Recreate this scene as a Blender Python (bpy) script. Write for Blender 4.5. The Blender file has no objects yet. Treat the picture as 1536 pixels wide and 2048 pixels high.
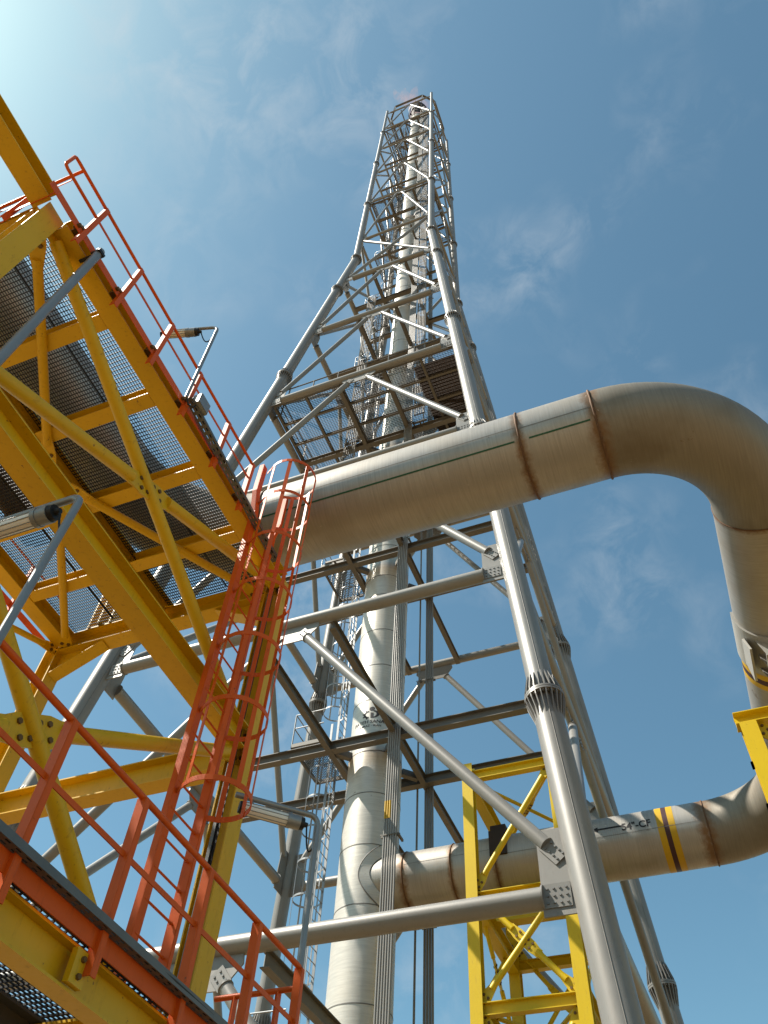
import bpy, bmesh, math, random
from mathutils import Vector, Matrix
random.seed(7)
R = math.radians
V = Vector
scene = bpy.context.scene
col = scene.collection

# ------------------------------------------------------------------ camera
PITCH, ROLL, YAW = R(53.33), R(4.47), R(-25.03)
rt = V((math.cos(YAW), -math.sin(YAW), 0)); fh = V((math.sin(YAW), math.cos(YAW), 0)); up0 = V((0, 0, 1))
fw = math.cos(PITCH) * fh + math.sin(PITCH) * up0
uu = -math.sin(PITCH) * fh + math.cos(PITCH) * up0
cr = math.cos(ROLL) * rt + math.sin(ROLL) * uu
cu = -math.sin(ROLL) * rt + math.cos(ROLL) * uu
cam_d = bpy.data.cameras.new('camera'); cam = bpy.data.objects.new('camera', cam_d); col.objects.link(cam)
cam_d.sensor_fit = 'HORIZONTAL'; cam_d.sensor_width = 36.0; cam_d.lens = 36.0 * 1643.4 / 1536.0
cam_d.clip_start = 0.05; cam_d.clip_end = 20000
m3 = Matrix((cr, cu, -fw)).transposed()
cam.matrix_world = Matrix.Translation((0, 0, 1.6)) @ m3.to_4x4()
scene.camera = cam

# ------------------------------------------------------------------ light
SUN_AZ_VEC = V((-0.89, -0.455, 0)).normalized()     # horizontal direction towards the sun
SUN_EL = R(53)
S = SUN_AZ_VEC * math.cos(SUN_EL) + V((0, 0, math.sin(SUN_EL)))
sun_d = bpy.data.lights.new('sun', 'SUN'); sun = bpy.data.objects.new('sun', sun_d); col.objects.link(sun)
sun_d.energy = 4.4; sun_d.angle = R(0.53); sun_d.color = (1.0, 0.93, 0.82)
sun.rotation_euler = S.to_track_quat('Z', 'Y').to_euler(); sun.location = (-30, -20, 60)
world = bpy.data.worlds.new('World'); scene.world = world; world.use_nodes = True
wn = world.node_tree.nodes; wl = world.node_tree.links; wn.clear()
w_out = wn.new('ShaderNodeOutputWorld'); w_bg = wn.new('ShaderNodeBackground'); w_bg.inputs['Strength'].default_value = 0.064
sky = wn.new('ShaderNodeTexSky'); sky.sky_type = 'NISHITA'; sky.sun_disc = False
sky.sun_elevation = SUN_EL; sky.sun_rotation = math.atan2(S.x, S.y)
sky.air_density = 1.0; sky.dust_density = 0.92; sky.ozone_density = 0.3; sky.altitude = 5
# thin torn clouds, the same all over the sky
tc = wn.new('ShaderNodeTexCoord')
mp = wn.new('ShaderNodeMapping'); mp.inputs['Location'].default_value = (6.25, 7.38, 11.91); mp.inputs['Rotation'].default_value = (0.3, 0.2, 0.5)
n1 = wn.new('ShaderNodeTexNoise'); n1.inputs['Scale'].default_value = 4.0; n1.inputs['Detail'].default_value = 3; n1.inputs['Roughness'].default_value = 0.5
n2 = wn.new('ShaderNodeTexNoise'); n2.inputs['Scale'].default_value = 18.0; n2.inputs['Detail'].default_value = 8; n2.inputs['Roughness'].default_value = 0.62; n2.inputs['Distortion'].default_value = 0.5
r1 = wn.new('ShaderNodeMapRange'); r1.inputs['From Min'].default_value = 0.50; r1.inputs['From Max'].default_value = 0.72
r2 = wn.new('ShaderNodeMapRange'); r2.inputs['From Min'].default_value = 0.42; r2.inputs['From Max'].default_value = 0.85
mul = wn.new('ShaderNodeMath'); mul.operation = 'MULTIPLY'
mul2 = wn.new('ShaderNodeMath'); mul2.operation = 'MULTIPLY'; mul2.inputs[1].default_value = 0.62
mixc = wn.new('ShaderNodeMix'); mixc.data_type = 'RGBA'; mixc.inputs['B'].default_value = (4.3, 4.7, 5.0, 1)
wl.new(tc.outputs['Generated'], mp.inputs['Vector'])
for n in (n1, n2): wl.new(mp.outputs['Vector'], n.inputs['Vector'])
wl.new(n1.outputs['Fac'], r1.inputs['Value']); wl.new(n2.outputs['Fac'], r2.inputs['Value'])
wl.new(r1.outputs['Result'], mul.inputs[0]); wl.new(r2.outputs['Result'], mul.inputs[1])
wl.new(mul.outputs[0], mul2.inputs[0]); wl.new(mul2.outputs[0], mixc.inputs['Factor'])
tint = wn.new('ShaderNodeMix'); tint.data_type = 'RGBA'; tint.blend_type = 'MULTIPLY'; tint.inputs['Factor'].default_value = 1.0; tint.inputs['B'].default_value = (0.83, 1.14, 1.03, 1)
wl.new(sky.outputs['Color'], tint.inputs['A']); wl.new(tint.outputs['Result'], mixc.inputs['A']); wl.new(mixc.outputs['Result'], w_bg.inputs['Color']); wl.new(w_bg.outputs['Background'], w_out.inputs['Surface'])
vs = scene.view_settings
vs.view_transform = 'Standard'; vs.look = 'None'; vs.exposure = 1.23; vs.gamma = 1.0; vs.use_curve_mapping = False

# ------------------------------------------------------------------ materials
ALB = 0.74
def mat_base(name):
    m = bpy.data.materials.new(name); m.use_nodes = True
    nt = m.node_tree; b = nt.nodes['Principled BSDF']
    return m, nt, b
def paint(name, color, rough=0.45, metal=0.0, var=0.18, dirt=(0.10, 0.07, 0.04), dirt_amt=0.35, scale=3.0, spec=0.35, chips=0.0, chip_col=(0.10, 0.04, 0.018)):
    color = tuple(x * ALB for x in color); dirt = tuple(x * ALB for x in dirt)
    m, nt, b = mat_base(name); N = nt.nodes; L = nt.links
    g = N.new('ShaderNodeNewGeometry')
    a = N.new('ShaderNodeTexNoise'); a.inputs['Scale'].default_value = scale; a.inputs['Detail'].default_value = 6; a.inputs['Roughness'].default_value = 0.6
    L.new(g.outputs['Position'], a.inputs['Vector'])
    c = N.new('ShaderNodeMix'); c.data_type = 'RGBA'
    c.inputs['A'].default_value = (*[x * (1 - var) for x in color], 1); c.inputs['B'].default_value = (*[min(1, x * (1 + var)) for x in color], 1)
    L.new(a.outputs['Fac'], c.inputs['Factor'])
    mp_ = N.new('ShaderNodeMapping'); mp_.inputs['Scale'].default_value = (9, 9, 2.2); L.new(g.outputs['Position'], mp_.inputs['Vector'])
    d = N.new('ShaderNodeTexNoise'); d.inputs['Scale'].default_value = 2.2; d.inputs['Detail'].default_value = 8; d.inputs['Roughness'].default_value = 0.7
    L.new(mp_.outputs['Vector'], d.inputs['Vector'])
    rr = N.new('ShaderNodeMapRange'); rr.inputs['From Min'].default_value = 0.56; rr.inputs['From Max'].default_value = 0.8; rr.inputs['To Max'].default_value = dirt_amt
    L.new(d.outputs['Fac'], rr.inputs['Value'])
    e = N.new('ShaderNodeMix'); e.data_type = 'RGBA'; e.inputs['B'].default_value = (*dirt, 1)
    L.new(rr.outputs['Result'], e.inputs['Factor']); L.new(c.outputs['Result'], e.inputs['A']); lastc = e.outputs['Result']
    if chips > 0:
        ch = N.new('ShaderNodeTexNoise'); ch.inputs['Scale'].default_value = 11; ch.inputs['Detail'].default_value = 7; ch.inputs['Roughness'].default_value = 0.75; L.new(g.outputs['Position'], ch.inputs['Vector'])
        cr_ = N.new('ShaderNodeMapRange'); cr_.inputs['From Min'].default_value = 0.665 - chips * .05; cr_.inputs['From Max'].default_value = 0.71 - chips * .05; cr_.inputs['To Max'].default_value = 0.85; L.new(ch.outputs['Fac'], cr_.inputs['Value'])
        cm = N.new('ShaderNodeMix'); cm.data_type = 'RGBA'; cm.inputs['B'].default_value = (*chip_col, 1); L.new(cr_.outputs['Result'], cm.inputs['Factor']); L.new(lastc, cm.inputs['A']); lastc = cm.outputs['Result']
    L.new(lastc, b.inputs['Base Color'])
    r2_ = N.new('ShaderNodeMapRange'); r2_.inputs['To Min'].default_value = max(0.05, rough - 0.1); r2_.inputs['To Max'].default_value = min(1, rough + 0.12)
    L.new(d.outputs['Fac'], r2_.inputs['Value']); L.new(r2_.outputs['Result'], b.inputs['Roughness'])
    b.inputs['Metallic'].default_value = metal; b.inputs['Specular IOR Level'].default_value = spec
    f = N.new('ShaderNodeTexNoise'); f.inputs['Scale'].default_value = 60; f.inputs['Detail'].default_value = 3; L.new(g.outputs['Position'], f.inputs['Vector'])
    bu = N.new('ShaderNodeBump'); bu.inputs['Strength'].default_value = 0.12; bu.inputs['Distance'].default_value = 0.004
    L.new(f.outputs['Fac'], bu.inputs['Height']); L.new(bu.outputs['Normal'], b.inputs['Normal'])
    return m
def pipe_steel(name, axis, welds=(), color=(0.47, 0.44, 0.395), stain=(0.16, 0.085, 0.035), metal=0.40, rough=0.42, center=None, stain_amt=0.5):
    """brushed weathered pipe steel; streaks run round the pipe, rust at the girth welds (positions along the axis)"""
    color = tuple(x * ALB for x in color)
    m, nt, b = mat_base(name); N = nt.nodes; L = nt.links
    g = N.new('ShaderNodeNewGeometry')
    sc = {'x': (42, 1.6, 1.6), 'y': (1.6, 42, 1.6), 'z': (2.2, 2.2, 26)}[axis]
    mp_ = N.new('ShaderNodeMapping'); mp_.inputs['Scale'].default_value = sc; L.new(g.outputs['Position'], mp_.inputs['Vector'])
    st = N.new('ShaderNodeTexNoise'); st.inputs['Scale'].default_value = 1.0; st.inputs['Detail'].default_value = 5; st.inputs['Roughness'].default_value = 0.65; L.new(mp_.outputs['Vector'], st.inputs['Vector'])
    big = N.new('ShaderNodeTexNoise'); big.inputs['Scale'].default_value = 1.3; big.inputs['Detail'].default_value = 5; L.new(g.outputs['Position'], big.inputs['Vector'])
    c = N.new('ShaderNodeMix'); c.data_type = 'RGBA'
    c.inputs['A'].default_value = (*[x * 0.62 for x in color], 1); c.inputs['B'].default_value = (*[min(1, x * 1.22) for x in color], 1)
    L.new(st.outputs['Fac'], c.inputs['Factor'])
    # blotchy stains
    rr = N.new('ShaderNodeMapRange'); rr.inputs['From Min'].default_value = 0.48; rr.inputs['From Max'].default_value = 0.78; rr.inputs['To Max'].default_value = stain_amt
    L.new(big.outputs['Fac'], rr.inputs['Value'])
    e = N.new('ShaderNodeMix'); e.data_type = 'RGBA'; e.inputs['B'].default_value = (color[0] * .62, color[1] * .55, color[2] * .44, 1)
    L.new(rr.outputs['Result'], e.inputs['Factor']); L.new(c.outputs['Result'], e.inputs['A'])
    last = e.outputs['Result']
    sep = N.new('ShaderNodeSeparateXYZ'); L.new(g.outputs['Position'], sep.inputs['Vector'])
    sn = N.new('ShaderNodeTexNoise'); sn.inputs['Scale'].default_value = 7; sn.inputs['Detail'].default_value = 7; sn.inputs['Roughness'].default_value = 0.7; L.new(g.outputs['Position'], sn.inputs['Vector'])
    for wv, wd in welds:
        s_ = N.new('ShaderNodeMath'); s_.operation = 'SUBTRACT'; s_.inputs[1].default_value = wv; L.new(sep.outputs[axis.upper()], s_.inputs[0])
        a_ = N.new('ShaderNodeMath'); a_.operation = 'ABSOLUTE'; L.new(s_.outputs[0], a_.inputs[0])
        mr = N.new('ShaderNodeMapRange'); mr.inputs['From Min'].default_value = 0.0; mr.inputs['From Max'].default_value = wd; mr.inputs['To Min'].default_value = 1.0; mr.inputs['To Max'].default_value = 0.0
        L.new(a_.outputs[0], mr.inputs['Value'])
        ad = N.new('ShaderNodeMath'); ad.operation = 'ADD'; L.new(mr.outputs['Result'], ad.inputs[0]); L.new(sn.outputs['Fac'], ad.inputs[1])
        m2 = N.new('ShaderNodeMapRange'); m2.inputs['From Min'].default_value = 0.92; m2.inputs['From Max'].default_value = 1.42; m2.inputs['To Max'].default_value = 0.95
        L.new(ad.outputs[0], m2.inputs['Value'])
        mx = N.new('ShaderNodeMix'); mx.data_type = 'RGBA'; mx.inputs['B'].default_value = (*stain, 1)
        L.new(m2.outputs['Result'], mx.inputs['Factor']); L.new(last, mx.inputs['A']); last = mx.outputs['Result']
    # scattered dark scuffs and pale scrapes
    for sc_, lo, hi, cc in ((3.3, .66, .69, (stain[0] * .7, stain[1] * .7, stain[2] * .7)), (5.1, .675, .70, tuple(min(1, x * 1.6) for x in color))):
        sf = N.new('ShaderNodeTexNoise'); sf.inputs['Scale'].default_value = sc_; sf.inputs['Detail'].default_value = 9; sf.inputs['Roughness'].default_value = 0.72; sf.inputs['Distortion'].default_value = 0.6; L.new(g.outputs['Position'], sf.inputs['Vector'])
        sr = N.new('ShaderNodeMapRange'); sr.inputs['From Min'].default_value = lo; sr.inputs['From Max'].default_value = hi; sr.inputs['To Max'].default_value = 0.6; L.new(sf.outputs['Fac'], sr.inputs['Value'])
        sm = N.new('ShaderNodeMix'); sm.data_type = 'RGBA'; sm.inputs['B'].default_value = (*cc, 1); L.new(sr.outputs['Result'], sm.inputs['Factor']); L.new(last, sm.inputs['A']); last = sm.outputs['Result']
    L.new(last, b.inputs['Base Color'])
    b.inputs['Metallic'].default_value = metal
    r2_ = N.new('ShaderNodeMapRange'); r2_.inputs['To Min'].default_value = rough - 0.1; r2_.inputs['To Max'].default_value = rough + 0.16
    L.new(big.outputs['Fac'], r2_.inputs['Value']); L.new(r2_.outputs['Result'], b.inputs['Roughness'])
    bu = N.new('ShaderNodeBump'); bu.inputs['Strength'].default_value = 0.22; bu.inputs['Distance'].default_value = 0.004
    L.new(st.outputs['Fac'], bu.inputs['Height']); L.new(bu.outputs['Normal'], b.inputs['Normal'])
    return m

M = {}
M['tower'] = paint('tower_grey_paint', (0.27, 0.262, 0.245), rough=0.40, metal=0.15, var=0.16, dirt=(0.13, 0.115, 0.095), dirt_amt=0.5, scale=1.2, chips=0.2, chip_col=(0.13, 0.10, 0.07))
M['tower_dark'] = paint('tower_beam_paint', (0.165, 0.152, 0.13), rough=0.5, metal=0.08, var=0.12, dirt=(0.12, 0.10, 0.08), dirt_amt=0.4, scale=1.5)
M['galv'] = paint('galvanised', (0.34, 0.35, 0.355), rough=0.42, metal=0.5, var=0.14, dirt=(0.2, 0.19, 0.17), dirt_amt=0.3, scale=5)
M['tray'] = paint('tray_steel', (0.17, 0.17, 0.165), rough=0.45, metal=0.4, var=0.2, dirt=(0.05, 0.045, 0.04), dirt_amt=0.5, scale=5)
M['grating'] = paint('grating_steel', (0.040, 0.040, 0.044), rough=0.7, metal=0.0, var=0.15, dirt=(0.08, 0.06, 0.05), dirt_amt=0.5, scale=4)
M['yellow'] = paint('yellow_paint', (0.80, 0.475, 0.004), rough=0.45, var=0.14, dirt=(0.20, 0.10, 0.015), dirt_amt=0.6, scale=1.5, chips=0.6)
M['yellow_new'] = paint('yellow_fresh_paint', (0.76, 0.53, 0.004), rough=0.45, var=0.10, dirt=(0.33, 0.18, 0.015), dirt_amt=0.5, scale=1.5, chips=0.3)
M['orange'] = paint('orange_paint', (0.80, 0.125, 0.012), rough=0.42, var=0.16, dirt=(0.26, 0.045, 0.015), dirt_amt=0.55, scale=2.5, chips=0.3, spec=0.18)
M['brown'] = paint('dark_brown', (0.10, 0.055, 0.028), rough=0.7, var=0.25)
M['bolt_yellow'] = paint('bolt_brown', (0.16, 0.085, 0.02), rough=0.6, var=0.2)
M['bolt'] = paint('bolt_steel', (0.24, 0.24, 0.235), rough=0.5, metal=0.5, var=0.2)
M['black'] = paint('black_rubber', (0.016, 0.015, 0.015), rough=0.5, var=0.2, dirt=(0.05, 0.045, 0.04))
M['ink'] = paint('black_lettering', (0.018, 0.016, 0.018), rough=0.6, var=0.3, dirt=(0.08, 0.075, 0.07), dirt_amt=0.5, scale=20)
M['stripe_yellow'] = paint('stripe_yellow', (0.60, 0.36, 0.006), rough=0.5, var=0.08)
M['stripe_dark'] = paint('stripe_dark', (0.06, 0.02, 0.022), rough=0.5, var=0.1)
M['green'] = paint('green_stripe', (0.015, 0.10, 0.045), rough=0.5, var=0.3, dirt=(0.3, 0.28, 0.22), dirt_amt=0.5, scale=8)
M['weld'] = paint('weld_rust', (0.17, 0.09, 0.045), rough=0.75, metal=0.2, var=0.4, dirt=(0.06, 0.03, 0.015), dirt_amt=0.8, scale=14)
M['seam'] = paint('weld_seam_grey', (0.22, 0.21, 0.195), rough=0.6, metal=0.4, var=0.3, dirt=(0.1, 0.08, 0.05), dirt_amt=0.7, scale=9)
M['saddle'] = paint('saddle_grey', (0.42, 0.41, 0.38), rough=0.5, metal=0.1, var=0.1)
M['tip'] = paint('burnt_tip', (0.05, 0.035, 0.03), rough=0.7, metal=0.3, var=0.4, scale=1.0)
M['stack'] = pipe_steel('stack_steel', 'z', (), color=(0.76, 0.72, 0.64), metal=0.25, rough=0.36, stain_amt=0.22)
M['pipe_a'] = pipe_steel('pipe_steel_front', 'x', ((-0.92, 0.20), (0.19, 0.26)))
M['pipe_l'] = pipe_steel('pipe_steel_rear', 'x', ((0.14, 0.34), (-4.62, 0.20), (-5.72, 0.18), (-6.95, 0.30)))
M['pipe_b'] = pipe_steel('pipe_steel_side', 'y', ((9.13, 0.18), (16.1, 0.2)))
M['elbow'] = pipe_steel('pipe_steel_bend', 'x', ((0.19, 0.34),), color=(0.29, 0.26, 0.21), stain_amt=0.85, rough=0.55, metal=0.4)
m, nt, b = mat_base('lamp_glass'); b.inputs['Base Color'].default_value = (0.74, 0.73, 0.68, 1); b.inputs['Roughness'].default_value = 0.22; b.inputs['Metallic'].default_value = 0.0
M['lamp'] = m
# ground: dusty sand and gravel
m, nt, b = mat_base('sandy_ground'); N = nt.nodes; L = nt.links
g = N.new('ShaderNodeNewGeometry'); a = N.new('ShaderNodeTexNoise'); a.inputs['Scale'].default_value = 0.25; a.inputs['Detail'].default_value = 9; L.new(g.outputs['Position'], a.inputs['Vector'])
c = N.new('ShaderNodeMix'); c.data_type = 'RGBA'; c.inputs['A'].default_value = (0.175, 0.115, 0.055, 1); c.inputs['B'].default_value = (0.235, 0.16, 0.08, 1)
L.new(a.outputs['Fac'], c.inputs['Factor']); L.new(c.outputs['Result'], b.inputs['Base Color']); b.inputs['Roughness'].default_value = 0.95
a2 = N.new('ShaderNodeTexNoise'); a2.inputs['Scale'].default_value = 30; a2.inputs['Detail'].default_value = 5; L.new(g.outputs['Position'], a2.inputs['Vector'])
bu = N.new('ShaderNodeBump'); bu.inputs['Strength'].default_value = 0.5; bu.inputs['Distance'].default_value = 0.03; L.new(a2.outputs['Fac'], bu.inputs['Height']); L.new(bu.outputs['Normal'], b.inputs['Normal'])
M['ground'] = m
# flame: pale pink, mostly see-through
m, nt, b = mat_base('gas_flame'); N = nt.nodes; L = nt.links; N.remove(b); o_ = N['Material Output']
em = N.new('ShaderNodeEmission'); em.inputs['Color'].default_value = (1.0, 0.58, 0.46, 1); em.inputs['Strength'].default_value = 0.40
tr = N.new('ShaderNodeBsdfTransparent'); ms = N.new('ShaderNodeMixShader')
g = N.new('ShaderNodeNewGeometry'); a = N.new('ShaderNodeTexNoise'); a.inputs['Scale'].default_value = 0.35; a.inputs['Detail'].default_value = 4; a.inputs['Distortion'].default_value = 1.0; L.new(g.outputs['Position'], a.inputs['Vector'])
lw = N.new('ShaderNodeLayerWeight'); lw.inputs['Blend'].default_value = 0.35
iv = N.new('ShaderNodeMath'); iv.operation = 'SUBTRACT'; iv.inputs[0].default_value = 1.0; L.new(lw.outputs['Facing'], iv.inputs[1])
rr = N.new('ShaderNodeMapRange'); rr.inputs['From Min'].default_value = 0.38; rr.inputs['From Max'].default_value = 0.75; rr.inputs['To Max'].default_value = 0.5; L.new(a.outputs['Fac'], rr.inputs['Value'])
mu = N.new('ShaderNodeMath'); mu.operation = 'MULTIPLY'; L.new(rr.outputs['Result'], mu.inputs[0]); L.new(iv.outputs[0], mu.inputs[1])
L.new(mu.outputs[0], ms.inputs['Fac']); L.new(tr.outputs[0], ms.inputs[1]); L.new(em.outputs[0], ms.inputs[2]); L.new(ms.outputs[0], o_.inputs['Surface'])
M['flame'] = m

# ------------------------------------------------------------------ mesh helpers
def frame(d, up=None):
    d = d.normalized()
    up = V(up) if up is not None else (V((0, 0, 1)) if abs(d.z) < 0.95 else V((1, 0, 0)))
    s = d.cross(up)
    if s.length < 1e-6: s = d.cross(V((1, 0, 0)))
    s.normalize(); return d, s, s.cross(d).normalized()
class MB:
    def __init__(self): self.v = []; self.f = []; self.s = []
    def face(self, idx, sm=False): self.f.append(tuple(idx)); self.s.append(sm)
    def hexa(self, c):
        i = len(self.v); self.v += [V(p) for p in c]
        for q in ((0, 3, 2, 1), (4, 5, 6, 7), (0, 1, 5, 4), (1, 2, 6, 5), (2, 3, 7, 6), (3, 0, 4, 7)): self.face([i + k for k in q])
        return self
    def box(self, x0, x1, y0, y1, z0, z1):
        return self.hexa([(x0, y0, z0), (x1, y0, z0), (x1, y1, z0), (x0, y1, z0), (x0, y0, z1), (x1, y0, z1), (x1, y1, z1), (x0, y1, z1)])
    def bar(self, p0, p1, w, h, up=None, off=(0, 0)):
        """rectangular bar, w sideways and h along up"""
        p0, p1 = V(p0), V(p1); d, s, u = frame(p1 - p0, up)
        o = s * off[0] + u * off[1]
        c = []
        for p in (p0, p1):
            p = p + o
            c.append([p - s * w / 2 - u * h / 2, p + s * w / 2 - u * h / 2, p + s * w / 2 + u * h / 2, p - s * w / 2 + u * h / 2])
        return self.hexa(c[0] + c[1])
    def ibeam(self, p0, p1, h, w, tf=0.018, tw=0.012, up=None):
        self.bar(p0, p1, w, tf, up, (0, h / 2 - tf / 2)); self.bar(p0, p1, w, tf, up, (0, -h / 2 + tf / 2))
        return self.bar(p0, p1, tw, h - 2 * tf, up)
    def tube(self, p0, p1, r0, r1=None, seg=16, caps=True):
        p0, p1 = V(p0), V(p1); r1 = r0 if r1 is None else r1
        d, s, u = frame(p1 - p0); i = len(self.v)
        for p, r in ((p0, r0), (p1, r1)):
            for k in range(seg):
                a = 2 * math.pi * k / seg; self.v.append(p + (s * math.cos(a) + u * math.sin(a)) * r)
        for k in range(seg):
            n = (k + 1) % seg; self.face((i + k, i + n, i + seg + n, i + seg + k), True)
        if caps:
            j = len(self.v); self.v += [q.copy() for q in self.v[i:i + 2 * seg]]
            self.face([j + k for k in range(seg)][::-1]); self.face([j + seg + k for k in range(seg)])
        return self
    def path(self, pts, r, seg=10, caps=True, closed=False):
        pts = [V(p) for p in pts]; n = len(pts); i = len(self.v)
        prev = None; rings = []
        for k in range(n):
            if closed: t = pts[(k + 1) % n] - pts[k - 1]
            else: t = pts[min(k + 1, n - 1)] - pts[max(k - 1, 0)]
            t.normalize()
            if prev is None: d, s, u = frame(t)
            else:
                s = prev - t * prev.dot(t); s.normalize(); u = s.cross(t)
            prev = s; rr_ = r[k] if isinstance(r, (list, tuple)) else r
            for q in range(seg):
                a = 2 * math.pi * q / seg; self.v.append(pts[k] + (s * math.cos(a) + u * math.sin(a)) * rr_)
        m_ = n if closed else n - 1
        for k in range(m_):
            a0 = i + k * seg; b0 = i + ((k + 1) % n) * seg
            for q in range(seg):
                w_ = (q + 1) % seg; self.face((a0 + q, a0 + w_, b0 + w_, b0 + q), True)
        if caps and not closed:
            j = len(self.v); self.v += [q.copy() for q in self.v[i:i + seg]]; self.face([j + q for q in range(seg)][::-1])
            e_ = i + (n - 1) * seg; j = len(self.v); self.v += [q.copy() for q in self.v[e_:e_ + seg]]; self.face([j + q for q in range(seg)])
        return self
    def strip(self, pts, w, t, wdirs):
        """flat bar bent along pts; wdirs = direction of its width at each point"""
        pts = [V(p) for p in pts]; i = len(self.v); n = len(pts)
        for k in range(n):
            tg = (pts[min(k + 1, n - 1)] - pts[max(k - 1, 0)]).normalized(); wd = V(wdirs[k] if isinstance(wdirs, list) else wdirs).normalized(); nn = tg.cross(wd).normalized()
            for a, b_ in ((-1, -1), (1, -1), (1, 1), (-1, 1)): self.v.append(pts[k] + wd * (a * w / 2) + nn * (b_ * t / 2))
        for k in range(n - 1):
            for q in range(4):
                w_ = (q + 1) % 4; self.face((i + 4 * k + q, i + 4 * k + w_, i + 4 * k + 4 + w_, i + 4 * k + 4 + q))
        self.face((i + 3, i + 2, i + 1, i)); e_ = i + 4 * (n - 1); self.face((e_, e_ + 1, e_ + 2, e_ + 3))
        return self
    def plate(self, poly, t, nrm):
        nrm = V(nrm).normalized(); i = len(self.v); n = len(poly)
        self.v += [V(p) - nrm * t / 2 for p in poly] + [V(p) + nrm * t / 2 for p in poly]
        self.face([i + k for k in range(n)][::-1]); self.face([i + n + k for k in range(n)])
        for k in range(n): self.face((i + k, i + (k + 1) % n, i + n + (k + 1) % n, i + n + k))
        return self
    def bolts(self, c, u, v, n, nu, nv, du, dv, r=0.022, h=0.02):
        c, u, v, n = V(c), V(u).normalized(), V(v).normalized(), V(n).normalized()
        for a in range(nu):
            for b_ in range(nv):
                p = c + u * (a - (nu - 1) / 2) * du + v * (b_ - (nv - 1) / 2) * dv
                self.tube(p, p + n * h, r, r * 0.92, 6)
        return self
    def build(self, name, mat, parent=None, stuff=False, label=None):
        me = bpy.data.meshes.new(name)
        off = BASE.get(parent, V((0, 0, 0)))
        me.from_pydata([tuple(p - off) for p in self.v], [], self.f)
        me.polygons.foreach_set('use_smooth', self.s); me.update()
        o = bpy.data.objects.new(name, me); col.objects.link(o)
        me.materials.append(M[mat])
        if parent is not None: o.parent = parent; BASE[o] = off
        else: BASE[o] = V((0, 0, 0))
        if stuff: o['kind'] = 'stuff'
        if label: o['label'] = label
        return o
BASE = {}
def thing(name, label, cat, base, group=None):
    o = bpy.data.objects.new(name, None); col.objects.link(o); o.empty_display_size = 0.3
    o.location = base; BASE[o] = V(base); o['label'] = label; o['category'] = cat
    if group: o['group'] = group
    return o
def tag(o, label, cat, group=None):
    o['label'] = label; o['category'] = cat
    if group: o['group'] = group
    return o
def grating(x0, x1, y0, y1, zt, pb=0.034, pc=0.10, h=0.03, t=0.005, along='y'):
    """bearing bars along one direction, cross bars the other"""
    b_ = MB()
    if along == 'y':
        n = max(1, int((x1 - x0) / pb))
        for k in range(n + 1): x = x0 + (x1 - x0) * k / n; b_.box(x - t / 2, x + t / 2, y0, y1, zt - h, zt)
        n = max(1, int((y1 - y0) / pc))
        for k in range(n + 1): y = y0 + (y1 - y0) * k / n; b_.box(x0, x1, y - 0.005, y + 0.005, zt - 0.018, zt - 0.004)
    else:
        n = max(1, int((y1 - y0) / pb))
        for k in range(n + 1): y = y0 + (y1 - y0) * k / n; b_.box(x0, x1, y - t / 2, y + t / 2, zt - h, zt)
        n = max(1, int((x1 - x0) / pc))
        for k in range(n + 1): x = x0 + (x1 - x0) * k / n; b_.box(x - 0.005, x + 0.005, y0, y1, zt - 0.018, zt - 0.004)
    return b_
def text_geo(body, size):
    cu_ = bpy.data.curves.new('lettering', 'FONT'); cu_.body = body; cu_.size = size; cu_.align_x = 'CENTER'; cu_.resolution_u = 3
    o = bpy.data.objects.new('lettering', cu_); col.objects.link(o)
    dg = bpy.context.evaluated_depsgraph_get(); me = bpy.data.meshes.new_from_object(o.evaluated_get(dg))
    bpy.data.objects.remove(o); bpy.data.curves.remove(cu_)
    return me
def wrap_mesh(me, fn, sub=0.03):
    """cut a flat mesh finely, then carry every point through fn(u, v) -> 3D"""
    bm = bmesh.new(); bm.from_mesh(me); bmesh.ops.triangulate(bm, faces=bm.faces[:])
    for _ in range(4):
        long = [e_ for e_ in bm.edges if e_.calc_length() > sub]
        if not long: break
        bmesh.ops.subdivide_edges(bm, edges=long, cuts=1); bmesh.ops.triangulate(bm, faces=bm.faces[:])
    out = MB(); bm.verts.ensure_lookup_table()
    for k, p in enumerate(bm.verts): p.index = k
    out.v = [V(fn(p.co.x, p.co.y)) for p in bm.verts]
    for f_ in bm.faces: out.face([p.index for p in f_.verts])
    bm.free(); return out
def flat_polys(polys):
    me = bpy.data.meshes.new('flat'); vv = []; ff = []
    for p in polys: ff.append(tuple(range(len(vv), len(vv) + len(p)))); vv += [(x, y, 0) for x, y in p]
    me.from_pydata(vv, [], ff); me.update(); return me

# ------------------------------------------------------------------ ground
gb = MB(); gb.v = [V((-6000, -6000, 0)), V((6000, -6000, 0)), V((6000, 6000, 0)), V((-6000, 6000, 0))]; gb.face((0, 1, 2, 3))
gr = gb.build('ground', 'ground'); gr['kind'] = 'structure'

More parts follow.
